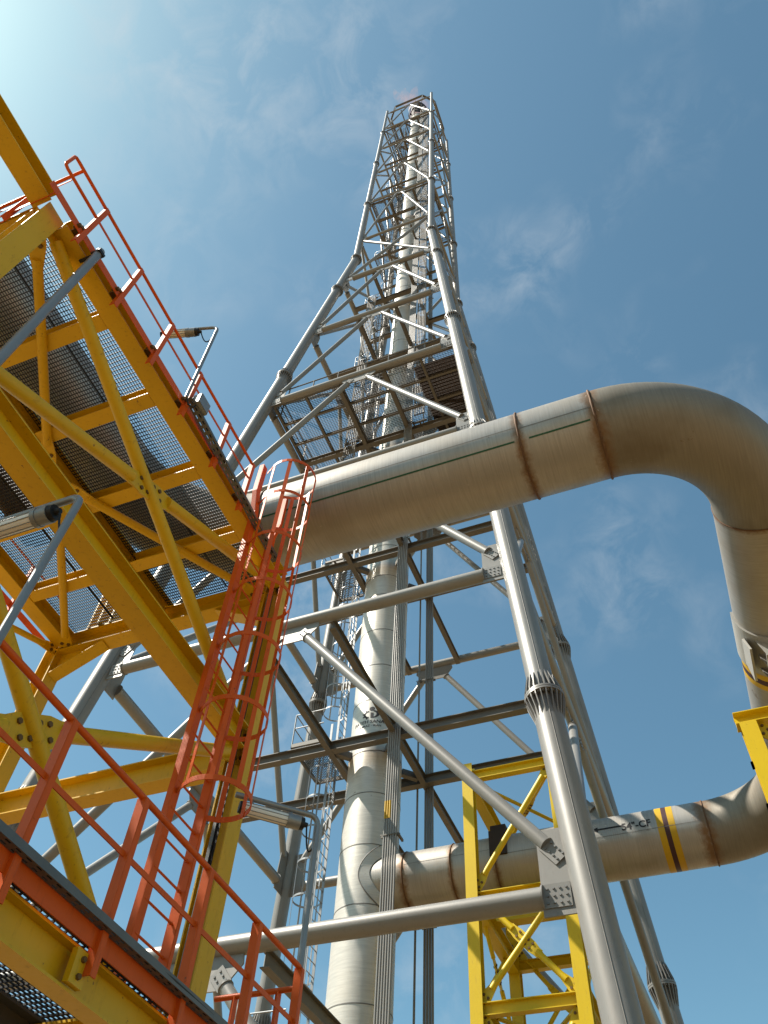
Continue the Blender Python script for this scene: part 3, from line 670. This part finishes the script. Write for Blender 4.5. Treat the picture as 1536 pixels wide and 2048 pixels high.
for k, (du, dv) in enumerate(((0, 0), (.008, 0), (-.008, 0), (0, .007), (0, -.007))):
    q = wrap_mesh(text_geo('54"-CF', 0.25), lambda u, v: on_pipe_r(-1.29 + u * .92 + du, R(-1.0) + (v + dv) / RP, .003 + .0004 * k)); i = len(tmb.v)
    tmb.v += q.v; tmb.f += [tuple(i + j for j in f_) for f_ in q.f]; tmb.s += q.s
tmb.build('lettering', 'ink', pl_)
wrap_mesh(flat_polys([[(-.30, -.022), (.27, -.022), (.27, .022), (-.30, .022)], [(-.44, 0), (-.29, -.075), (-.29, .075)]]), lambda u, v: fn(-1.86 + u, R(9) + v / RP)).build('flow_arrow', 'ink', pl_)
# small conduit laid along the top of the front run
mb = MB(); mb.tube((-6.2, YA + .62, ZP + .58), (-2.0, YA + .62, ZP + .58), .045, .045, 12); mb.build('conduit', 'galv', line)
for x in (-5.6, -4.3, -3.0): mb = MB(); mb.bar((x, YA + .60, ZP + .30), (x, YA + .62, ZP + .56), .05, .05); mb.build('conduit_bracket', 'galv', line)
# pipe shoe and clamp on the side run
mb = MB()
for k in range(36):
    a0, a1 = R(170 + 200 * k / 36), R(170 + 200 * (k + 1) / 36)
    for ya, yb in ((11.55, 12.55),):
        c0 = V((math.cos(a0), 0, math.sin(a0))); c1 = V((math.cos(a1), 0, math.sin(a1))); o = V((XB, 0, ZP))
        q = [o + c0 * (RP + .002), o + c0 * (RP + .04), o + c1 * (RP + .04), o + c1 * (RP + .002)]
        mb.hexa([p + V((0, ya, 0)) for p in q] + [p + V((0, yb, 0)) for p in q])
sd = mb.build('saddle', 'saddle', line)
mb = MB()
for y in (11.7, 12.05, 12.4): mb.plate([(XB - .50, y, ZP - .50), (XB - .36, y, 11.44), (XB + .36, y, 11.44), (XB + .50, y, ZP - .50)], .03, (0, 1, 0))
mb.box(XB - .45, XB + .45, 11.5, 13.2, 11.42, 11.45)
for sx in (-1, 1): mb.plate([(XB + sx * .66, 11.75, 12.1), (XB + sx * .66, 12.4, 12.1), (XB + sx * .62, 12.5, 11.75), (XB + sx * .62, 11.65, 11.75)], .04, (1, 0, 0))
mb.build('pipe_shoe', 'saddle', line)
for y, mt in ((12.72, 'stripe_yellow'), (12.86, 'stripe_dark'), (13.0, 'stripe_yellow')):
    mb = MB(); mb.tube((XB, y - .07, ZP), (XB, y + .07, ZP), RP + .003, RP + .003, 72, False); mb.build('colour_band', mt, pb_)
# small lifting lug block on the rear run, by the support tower
mb = MB(); mb.box(-4.72, -4.30, YL - .73, YL - .60, ZP - .10, ZP + .52); mb.box(-4.70, -4.32, YL - .62, YL - .2, ZP + .40, ZP + .72); mb.build('guide_block', 'tip', line)

# ------------------------------------------------------------------ yellow steelwork helpers
def hcol(mb, x0, x1, y0, y1, z0, z1, flange='x', tf=.018, tw=.012):
    """H column; flange='x': flanges are the x faces"""
    if flange == 'x':
        mb.box(x0, x0 + tf, y0, y1, z0, z1); mb.box(x1 - tf, x1, y0, y1, z0, z1); mb.box(x0 + tf, x1 - tf, (y0 + y1) / 2 - tw / 2, (y0 + y1) / 2 + tw / 2, z0, z1)
    else:
        mb.box(x0, x1, y0, y0 + tf, z0, z1); mb.box(x0, x1, y1 - tf, y1, z0, z1); mb.box((x0 + x1) / 2 - tw / 2, (x0 + x1) / 2 + tw / 2, y0 + tf, y1 - tf, z0, z1)
def brace(par, p0, p1, r, n, mat='yellow', plates=True, bolt='bolt_yellow', ends=(.0, .0)):
    p0, p1 = V(p0), V(p1); d = (p1 - p0).normalized(); n = V(n).normalized(); w_ = n.cross(d).normalized()
    a, b2 = p0 + d * .30, p1 - d * .30
    mb = MB(); mb.tube(a, b2, r, r, 16)
    o = mb.build('brace', mat, par)
    if plates:
        for q, e_ in ((a, -d), (b2, d)):
            mb = MB(); bb = MB(); c = q + e_ * .09
            mb.plate([c - e_ * .24 - w_ * r * .9, c + e_ * .06 - w_ * r * 1.8, c + e_ * .28 - w_ * r * 1.8, c + e_ * .28 + w_ * r * 1.8, c + e_ * .06 + w_ * r * 1.8, c - e_ * .24 + w_ * r * .9], .024, n)
            for sg in (-1, 1): bb.bolts(c + e_ * .14 + n * sg * .010, e_, w_, n * sg, 2, 2, .12, r * 1.7, .030, .022)
            mb.build('end_plate', mat, o); bb.build('bolt_group', bolt, o, stuff=True)
    return o
def xbrace(par, a, b2, c, d_, r, n, mat='yellow', bolt='bolt_yellow'):
    """two crossing tubes; the second is cut and spliced at the crossing"""
    brace(par, a, b2, r, n, mat, True, bolt)
    c, d_ = V(c), V(d_); mid = (c + d_) / 2; dd = (d_ - c).normalized()
    brace(par, c, mid - dd * .05 , r, n, mat, True, bolt); brace(par, mid + dd * .05, d_, r, n, mat, True, bolt)
    mb = MB(); w_ = V(n).cross(dd).normalized()
    mb.plate([mid - dd * .42 - w_ * r * 1.4, mid + dd * .42 - w_ * r * 1.4, mid + dd * .42 + w_ * r * 1.4, mid - dd * .42 + w_ * r * 1.4], .018, n); mb.build('splice_plate', mat, par)

# ------------------------------------------------------------------ access structure on the left
XO1, XI1 = -4.86, -5.12          # outer columns
acc = thing('pipe_rack', 'yellow steel pipe rack frame with bolted braces carrying the grating platforms on the left', 'steel frame', (-6.9, 4.1, 0))
for (x0, x1, y0, y1, zt_) in ((XI1, XO1, .98, 1.24, 10.86), (XI1, XO1, 6.956, 7.216, 11.0), (-9.12, -8.86, 6.956, 7.216, 11.0), (-9.12, -8.86, .98, 1.24, 10.86)):
    mb = MB(); hcol(mb, x0, x1, y0, y1, 0, zt_); mb.build('column', 'yellow', acc)
zb = 10.75; hB = .26
def yb_(x, y0, y1, z, h=hB, w_=.25, nm='platform_beam'): mb = MB(); mb.ibeam((x, y0, z + h / 2), (x, y1, z + h / 2), h, w_); return mb.build(nm, 'yellow', acc)
def xb_(y, x0, x1, z, h=hB, w_=.2, nm='platform_beam'): mb = MB(); mb.ibeam((x0, y, z + h / 2), (x1, y, z + h / 2), h, w_); return mb.build(nm, 'yellow', acc)
yb_(-4.905, 1.26, 6.95, zb); yb_(-4.97, -5.0, .97, zb + .12); yb_(-8.80, 1.26, 6.95, zb); yb_(-6.94, 1.2, 6.97, zb, .30, .28)
for y in (2.39, 3.52, 4.72, 5.89):
    xb_(y, -6.80, -5.04, zb + .01, .22, .2); xb_(y, -8.67, -7.09, zb + .01, .22, .2)
xb_(7.08, -8.86, -5.12, zb - .08, .34, .26); xb_(1.1, -8.86, -5.12, zb - .02, .3, .24)
# mid level ties
yb_(-4.99, 1.25, 6.95, 7.82, .32, .26, 'tie_beam'); xb_(7.08, -8.85, -5.13, 7.62, .36, .24, 'tie_beam'); yb_(-8.99, 1.25, 6.95, 7.82, .32, .26, 'tie_beam')
# haunches under the far beam
for sx, x in ((1, -8.86), (-1, -5.12)):
    mb = MB(); mb.plate([(x, 7.08, 10.2), (x, 7.08, 10.66), (x + sx * .85, 7.08, 10.66)], .02, (0, 1, 0)); mb.bar((x, 7.08, 10.2), (x + sx * .85, 7.08, 10.655), .22, .018); mb.build('haunch', 'yellow', acc)
# side bracing (outer face), upper and lower bay
xbrace(acc, (-5.0, 1.1, 10.85), (-5.0, 7.05, 8.05), (-5.0, 1.1, 8.05), (-5.0, 7.05, 10.9), .078, (1, 0, 0))
xbrace(acc, (-5.0, 1.1, 7.85), (-5.0, 7.05, 4.0), (-5.0, 1.1, 4.0), (-5.0, 7.05, 7.85), .080, (1, 0, 0))
# plan bracing under the platform
brace(acc, (-5.15, 1.2, 10.72), (-6.86, 3.85, 10.72), .06, (0, 0, 1)); brace(acc, (-6.86, 4.3, 10.72), (-5.2, 7.0, 10.72), .06, (0, 0, 1))
brace(acc, (-7.02, 4.3, 10.72), (-8.75, 7.0, 10.72), .06, (0, 0, 1)); brace(acc, (-8.75, 1.2, 10.72), (-7.02, 3.85, 10.72), .06, (0, 0, 1))
brace(acc, (-8.99, 3.6, 9.4), (-8.95, 7.0, 10.75), .05, (1, 0, 0)); brace(acc, (-8.99, 3.6, 9.4), (-8.95, 1.1, 10.75), .05, (1, 0, 0))
# pipe support stools
for x in (-5.4, -8.2):
    mb = MB(); mb.box(x - .25, x + .25, 6.95, 7.2, 11.0, 11.03); mb.box(x - .015, x + .015, 6.9, 7.25, 11.03, 11.80); mb.box(x - .22, x - .19, 6.93, 7.22, 11.03, 11.82); mb.box(x + .19, x + .22, 6.93, 7.22, 11.03, 11.82); mb.build('pipe_stool', 'yellow', acc)
# bolts on tie ends and column tops
bb = MB()
for y in (3.75, 4.45): bb.bolts((-6.80, y, 10.748), (1, 0, 0), (0, 1, 0), (0, 0, -1), 2, 2, .1, .12, .022, .02)
bb.build('bolt_group', 'bolt_yellow', acc, stuff=True)
# grating panels of the upper platform
ZG = 11.035
px = [(-8.78, -7.0), (-6.88, -5.82), (-5.80, -4.84)]; py = [1.26, 2.39, 3.52, 4.72, 5.89, 6.94]
ug = thing('upper_platform', 'open bar grating floor of the upper platform seen from below', 'platform', (-6.8, 4.1, ZG - .03))
for (a, b2) in px:
    for k in range(5):
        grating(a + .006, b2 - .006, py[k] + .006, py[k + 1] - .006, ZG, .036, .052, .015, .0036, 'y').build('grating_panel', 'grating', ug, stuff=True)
for xx in (-5.81, -6.9, -7.9):
    mb = MB(); mb.box(xx - .012, xx + .012, 1.3, 6.9, ZG + .002, ZG + .010); mb.build('joint_strip', 'grating', ug)
dp = thing('service_pipe', 'dark lagged service pipe lying above the left part of the upper platform', 'pipe', (-8.42, .5, 11.2))
mb = MB(); mb.tube((-8.42, -4, 11.5), (-8.42, 5.0, 11.5), .20, .20, 20); mb.build('lagging', 'brown', dp)
for y in (-2.0, 1.1, 3.5, 4.8): mb = MB(); mb.tube((-8.42, y - .03, 11.5), (-8.42, y + .03, 11.5), .212, .212, 20); mb.build('band', 'tray', dp)
for y in (1.1, 4.72): mb = MB(); mb.box(-8.5, -8.34, y - .04, y + .04, ZG, 11.32); mb.build('support', 'brown', dp)
# guard rails
def guardrail(label, pts, zf, h, mat='orange', posts=(), tube=.021, toe=True, name='guardrail', cat='guardrail', post_w=.07, mids=(.5,), toe_z=.0, clips=False):
    g_ = thing(name, label, cat, (pts[0][0], pts[0][1], zf))
    mb = MB(); mb.path([(p[0], p[1], zf + h) for p in pts], tube, 10); mb.build('top_rail', mat, g_)
    for q in mids:
        mb = MB()
        for a, b2 in zip(pts[:-1], pts[1:]): mb.bar((a[0], a[1], zf + h * q), (b2[0], b2[1], zf + h * q), .010, .042)
        mb.build('mid_rail', mat, g_)
    if toe:
        mb = MB()
        for a, b2 in zip(pts[:-1], pts[1:]): mb.bar((a[0], a[1], zf + .06 + toe_z), (b2[0], b2[1], zf + .06 + toe_z), .008, .13)
        mb.build('toe_board', mat, g_)
    for (x, y, dx, dy) in posts:
        # flat post with a smaller flat welded square to it
        dv = V((dx, dy, 0)).normalized(); mb = MB()
        pv = V((0, 0, 1)).cross(dv); p0 = V((x, y, zf - .22)); p1 = V((x, y, zf + h - .01))
        mb.bar(p0, p1, .010, post_w, dv); mb.bar(p0 + dv * (post_w / 2 - .005) + pv * .028, p1 + dv * (post_w / 2 - .005) + pv * .028, .056, .010, dv)
        mb.build('post', mat, g_)
        if clips: mb = MB(); mb.box(x - .13, x + .015, y - .05, y + .05, zf + .10, zf + .15); mb.tube((x - .05, y - .07, zf + .06), (x + .04, y - .07, zf + .06), .025, .025, 8); mb.build('base_clip', 'bolt_yellow', g_)
    return g_
XR = -4.68
guardrail('orange guardrail along the outer edge of the upper platform', [(XR, .80, 0), (XR, 5.35, 0)], 10.72, .93, posts=[(XR, y, 1, 0) for y in (1.38, 2.17, 2.96, 3.72, 4.55, 5.3)], mids=(.62,), clips=True)
mb = MB(); mb.path([(XR, .80, 11.65), (XR, .755, 11.645), (XR, .735, 11.62), (XR, .735, 11.34), (XR, .75, 11.31), (XR, .79, 11.295), (XR, 1.38, 11.295)], .021, 8); tag(mb.build('rail_return', 'orange'), 'orange bent tube closing the near end of the upper guardrail', 'rail')
guardrail('orange guardrail across the near end of the upper platform beside the yellow column', [(-4.75, .92, 0), (-8.9, .92, 0)], 10.85, .95, posts=[(-5.35, .92, 0, 1), (-6.5, .92, 0, 1), (-7.7, .92, 0, 1)], mids=(.55,))
guardrail('orange guardrail along the far left edge of the upper platform, seen through the grating', [(-9.2, 1.2, 0), (-9.2, 6.9, 0)], 10.85, 1.0, posts=[(-9.2, y, 1, 0) for y in (1.6, 2.7, 3.8, 4.9, 6.0)], mids=(.55,))

jb = thing('junction_box', 'small grey junction box beside the upper cable tray', 'junction box', (-4.56, 3.86, 10.80))
mb = MB(); mb.box(-4.62, -4.50, 3.76, 3.98, 10.80, 11.02); bx_ = mb.build('body', 'galv', jb)
mb = MB(); mb.box(-4.50, -4.488, 3.77, 3.97, 10.81, 11.01); mb.build('lid', 'galv', jb)
mb = MB(); mb.path([(-4.56, 3.80, 10.80), (-4.56, 3.78, 10.70), (-4.58, 3.70, 10.66), (-4.60, 3.64, 10.78), (-4.60, 3.63, 10.95)], .012, 8); mb.build('cable', 'black', jb)

# ladder
caged_ladder('caged_ladder', 'orange caged ladder climbing past the yellow column to the upper platform', -4.67, 5.70, 6.17, 4.06, 10.95, 1, 'orange', .36, [6.35, 7.35, 8.3, 9.25, 10.2, 11.15, 11.95], sw=.075, nb=6, step=1.05, hoopw=.06)
# perforated cable trays
def tray(label, p0, p1, w_=.10, h=.05):
    p0, p1 = V(p0), V(p1); t_ = thing('cable_tray', label, 'cable tray', p0)
    d, s, u = frame(p1 - p0); L_ = (p1 - p0).length
    mb = MB(); n_ = int(L_ / .10)
    mb.bar(p0 + s * w_ / 2, p1 + s * w_ / 2, .004, h); mb.bar(p0 - s * w_ / 2, p1 - s * w_ / 2, .004, h)
    for sg in (-1, 1):
        mb.bar(p0 + s * sg * w_ * .42 - u * h * .48, p1 + s * sg * w_ * .42 - u * h * .48, w_ * .14, .003)
    mb.bar(p0 - u * h * .48, p1 - u * h * .48, w_ * .3, .003)
    for k in range(n_ + 1):
        p = p0.lerp(p1, k / n_) - u * h * .485
        mb.bar(p - s * w_ / 2, p + s * w_ / 2, .05, .003, u)
    mb.build('channel', 'tray', t_)
    mb = MB(); mb.path([p0.lerp(p1, k / 12) + s * .015 * math.sin(k * 1.9) - u * .005 for k in range(13)], .013, 8); mb.path([p0.lerp(p1, k / 12) + s * (.02 + .01 * math.sin(k * 1.3 + 2)) + u * .004 for k in range(13)], .011, 8); mb.build('cable', 'black', t_)
    return t_
tray('grey perforated cable tray fixed outside the upper guardrail', (-4.60, 3.70, 10.82), (-4.60, 6.3, 10.55))
tray('grey perforated cable tray running along the lower platform edge', (-3.67, .2, 4.15), (-3.67, 6.6, 4.15), .07, .055)
tray('grey cable tray climbing in the recess of the yellow column', (-4.99, 6.93, 3.0), (-4.99, 6.93, 10.6), .08, .04)
# floodlights: pole, bent arm, glass tube lamp
def floodlight(label, base, top, arm_dir, arm, lamp_len, r=.017, lr=.055, drop=.0, cable=True, off=.25):
    base, top = V(base), V(top); d = V(arm_dir).normalized(); f_ = thing('tube_floodlight', label, 'floodlight', base)
    pts = [base, top - V((0, 0, .10))] + [top - V((0, 0, .10)) + V((0, 0, .10 * math.sin(R(a)))) + d * (.10 * (1 - math.cos(R(a)))) for a in (25, 50, 75, 90)] + [top + d * arm]
    mb = MB(); mb.path(pts, r, 12); mb.build('pole', 'galv', f_)
    a = top + d * off - V((0, 0, lr + r + .03 + drop)); e_ = a + d * lamp_len
    mb = MB(); mb.tube(a + d * .09, e_ - d * .05, lr, lr, 20); t_ = mb.build('lamp_tube', 'lamp', f_)
    mb = MB()
    for k in range(10):
        q = 2 * math.pi * k / 10; dd, s, u = frame(d); o = (s * math.cos(q) + u * math.sin(q)) * (lr + .002); mb.tube(a + d * .1 + o, e_ - d * .06 + o, .004, .004, 5)
    mb.build('reflector_rib', 'galv', t_)
    mb = MB(); mb.tube(a, a + d * .10, lr * 1.12, lr * 1.12, 20); mb.tube(a + d * .10, a + d * .14, lr * 1.2, lr * 1.2, 20); mb.build('collar', 'galv', f_)
    mb = MB(); mb.tube(a - d * .045, a + d * .002, lr * .95, lr * 1.02, 20); mb.tube(a - d * .09, a - d * .04, lr * .35, lr * .45, 12); mb.build('end_cap', 'black', f_); mb = MB(); mb.tube(e_ - d * .055, e_, lr * 1.05, lr * .9, 20); mb.build('end_cap', 'black', f_)
    mb = MB()
    for q in (.15, .8): p = a + d * lamp_len * q; mb.tube(p + V((0, 0, -lr * .4)), p + V((0, 0, lr + .05)), .012, .012, 6)
    mb.build('hanger', 'galv', f_)
    if cable:
        mb = MB(); p0 = a - d * .08; p1 = top - V((0, 0, .30)); mb.path([p0.lerp(p1, k / 10) - V((0, 0, .16 * math.sin(math.pi * k / 10))) + d.cross(V((0, 0, 1))) * .05 * math.sin(math.pi * k / 10) for k in range(11)], .009, 8); mb.build('cable', 'black', f_)
    for z in (.18, .55):
        pass
    return f_
floodlight('tube floodlight on a bent pole in front of the big yellow beam', (-3.72, 2.48, 4.9), (-3.72, 2.48, 6.64), (-1, 0, 0), 1.0, .95, r=.030, lr=.066, off=.24)
floodlight('tube floodlight on a thin bent pole above the upper guardrail against the sky', (-4.60, 3.64, 10.75), (-4.60, 3.60, 12.82), (-1, -.28, 0), .55, .52, r=.024, lr=.060, off=.32)
floodlight('tube floodlight on a bent pole at the lower guardrail corner below the orange ladder', (-3.72, 6.93, 3.9), (-3.72, 6.93, 6.64), (-.72, -.69, 0), .92, .66, r=.031, lr=.066, off=.20)
mb = MB(); mb.tube((-4.6, 1.65, 4.2), (-4.6, 1.65, 10.78), .048, .048, 16); cnd = mb.build('conduit_pipe', 'galv')
tag(cnd, 'plain grey conduit pipe standing upright in front of the upper platform edge', 'conduit')
mb = MB(); mb.box(-4.66, -4.54, 1.6, 1.70, 10.66, 10.71); mb.box(-4.86, -4.6, 1.63, 1.67, 10.70, 10.73); mb.build('clip', 'black', cnd)

# ------------------------------------------------------------------ lower platform (bottom left)
lp = thing('lower_platform', 'yellow edged lower grating platform seen from underneath', 'platform', (-6.0, 3.5, 3.72))
def ybl(x, y0, y1, z, h, w_, mat='yellow', nm='edge_beam'): mb = MB(); mb.ibeam((x, y0, z + h / 2), (x, y1, z + h / 2), h, w_); return mb.build(nm, mat, lp)
ybl(-3.86, -3.0, 6.95, 3.75, .26, .16); ybl(-4.75, -3.0, 6.95, 3.76, .24, .2, 'tower_dark'); ybl(-7.0, -3.0, 6.95, 3.76, .24, .2, 'tower_dark')
for y in (-2.9, .9, 3.0, 5.0, 6.85):
    mb = MB(); mb.ibeam((-8.86, y, 3.87), (-3.95, y, 3.87), .2, .12); mb.build('joist', 'yellow', lp)
for (a, b2) in ((-8.8, -7.02), (-6.98, -4.77), (-4.73, -3.80)):
    for (c_, d_) in ((-2.9, .9), (.9, 3.0), (3.0, 5.0), (5.0, 6.9)):
        if a > -5: grating(a, b2, c_ + .006, d_ - .006, 4.05, .042, .065, .008, .013, 'y').build('grating_panel', 'grating', lp, stuff=True)
        else: grating(a, b2, c_ + .006, d_ - .006, 4.05, .05, .10, .03, .006, 'y').build('grating_panel', 'grating', lp, stuff=True)
for y in (4.15, 6.03, 2.3):
    mb = MB(); mb.box(-3.785, -3.74, y - .07, y + .07, 3.78, 3.98); bo = mb.build('rail_bracket', 'yellow', lp)
    bb = MB(); bb.bolts((-3.74, y, 3.88), (0, 1, 0), (0, 0, 1), (1, 0, 0), 1, 2, .1, .10, .02, .02); bb.build('bolt_group', 'bolt_yellow', bo, stuff=True)
XL = -3.72
guardrail('orange guardrail along the lower platform, crossing in front of the ladder foot', [(XL, -2.5, 0), (XL, 6.93, 0)], 4.07, 1.03, posts=[(XL, y, 1, 0) for y in (.4, 1.4, 2.35, 3.27, 4.19, 5.18, 6.05, 6.9)], tube=.026, mids=(.56,), post_w=.075, toe_z=-.06)
guardrail('orange guardrail across the far end of the lower platform', [(XL - .02, 7.02, 0), (-4.62, 7.02, 0)], 4.02, .95, posts=[(-3.95, 7.02, 0, 1), (-4.4, 7.02, 0, 1)], tube=.026, mids=(.5,), toe=True)

# ------------------------------------------------------------------ yellow support tower under the rear pipe
sp = thing('pipe_support_tower', 'bright yellow braced support tower around the rear gas pipe', 'support tower', (-3.9, 18.2, 0))
FX0, FX1, BX = -5.05, -2.97, .26; YF, YBk = 16.5, 19.7
for x in (FX0, FX1):
    for y in (YF, YBk):
        mb = MB(); hcol(mb, x, x + BX, y, y + BX, 0, 14.32, 'y'); mb.build('column', 'yellow_new', sp)
def spx(y, z, h=.24, nm='cross_beam'): mb = MB(); mb.ibeam((FX0 + BX - .06, y, z), (FX1 + .06, y, z), h, .18); mb.build(nm, 'yellow_new', sp)
def spy(x, z, h=.40, nm='side_beam'): mb = MB(); mb.ibeam((x, YF + BX - .01, z), (x, YBk + .01, z), h, .25); mb.build(nm, 'yellow_new', sp)
for z in (14.0, 10.92, 8.70, 5.6, 2.6):
    for y in (YF + .13, YBk + .13): spx(y, z)
    for x in (FX0 + .13, FX1 + .13): spy(x, z + .003)
xa, xb2 = FX0 + BX - .04, FX1 + .04
yf = YF + .13
brace(sp, (xa, yf, 11.2), (xb2, yf, 13.9), .066, (0, -1, 0), 'yellow_new')
xbrace(sp, (xa, yf, 8.85), (xb2, yf, 11.0), (xa, yf, 11.0), (xb2, yf, 8.85), .066, (0, -1, 0), 'yellow_new')
xbrace(sp, (xa, yf, 5.7), (xb2, yf, 8.55), (xa, yf, 8.55), (xb2, yf, 5.7), .066, (0, -1, 0), 'yellow_new')
yk = YBk + .13
xbrace(sp, (xa, yk, 8.85), (xb2, yk, 11.3), (xa, yk, 11.3), (xb2, yk, 8.85), .05, (0, 1, 0), 'yellow_new')
for x in (FX0 + .13, FX1 + .13):
    xbrace(sp, (x, YF + .3, 8.85), (x, YBk - .04, 11.3), (x, YF + .3, 11.3), (x, YBk - .04, 8.85), .05, (1, 0, 0), 'yellow_new')
xbrace(sp, (xa, YF + .3, 13.95), (xb2, YBk - .05, 13.95), (xa, YBk - .05, 13.95), (xb2, YF + .3, 13.95), .045, (0, 0, 1), 'yellow_new')
xbrace(sp, (xa, YF + .3, 8.72), (xb2, YBk - .05, 8.72), (xa, YBk - .05, 8.72), (xb2, YF + .3, 8.72), .045, (0, 0, 1), 'yellow_new')
mb = MB(); mb.box(-4.93, -2.83, 18.0, 18.3, 11.10, 11.60); mb.box(-4.0, -3.7, 18.0, 18.3, 11.6, 11.80); mb.build('pipe_seat', 'yellow_new', sp)

# ------------------------------------------------------------------ yellow portal under the side run
po = thing('pipe_support_portal', 'yellow portal frame under the pipe saddle at the right edge', 'support frame', (XB, 12.9, 0))
for x in (1.15, 3.10):
    mb = MB(); hcol(mb, x, x + .28, 12.78, 13.06, 0, 11.18, 'y'); mb.build('column', 'yellow_new', po)
mb = MB(); mb.ibeam((1.10, 12.92, 11.30), (3.45, 12.92, 11.30), .24, .26); mb.build('cap_beam', 'yellow_new', po)
mb = MB(); mb.ibeam((1.44, 12.92, 8.6), (3.09, 12.92, 8.6), .24, .2); mb.build('cross_beam', 'yellow_new', po)
xbrace(po, (1.45, 12.92, 8.75), (3.08, 12.92, 11.1), (1.45, 12.92, 11.1), (3.08, 12.92, 8.75), .066, (0, -1, 0), 'yellow_new')
for y in (12.75, 13.09):
    for z in (10.4, 9.6, 8.7): mb = MB(); mb.box(1.11, 1.15, y - .03 + .17 * (1 if y < 12.9 else -1), y + .03 + .17 * (1 if y < 12.9 else -1), z - .06, z + .06); mb.build('cable_clip', 'weld', po)
print('objects', len(bpy.data.objects))
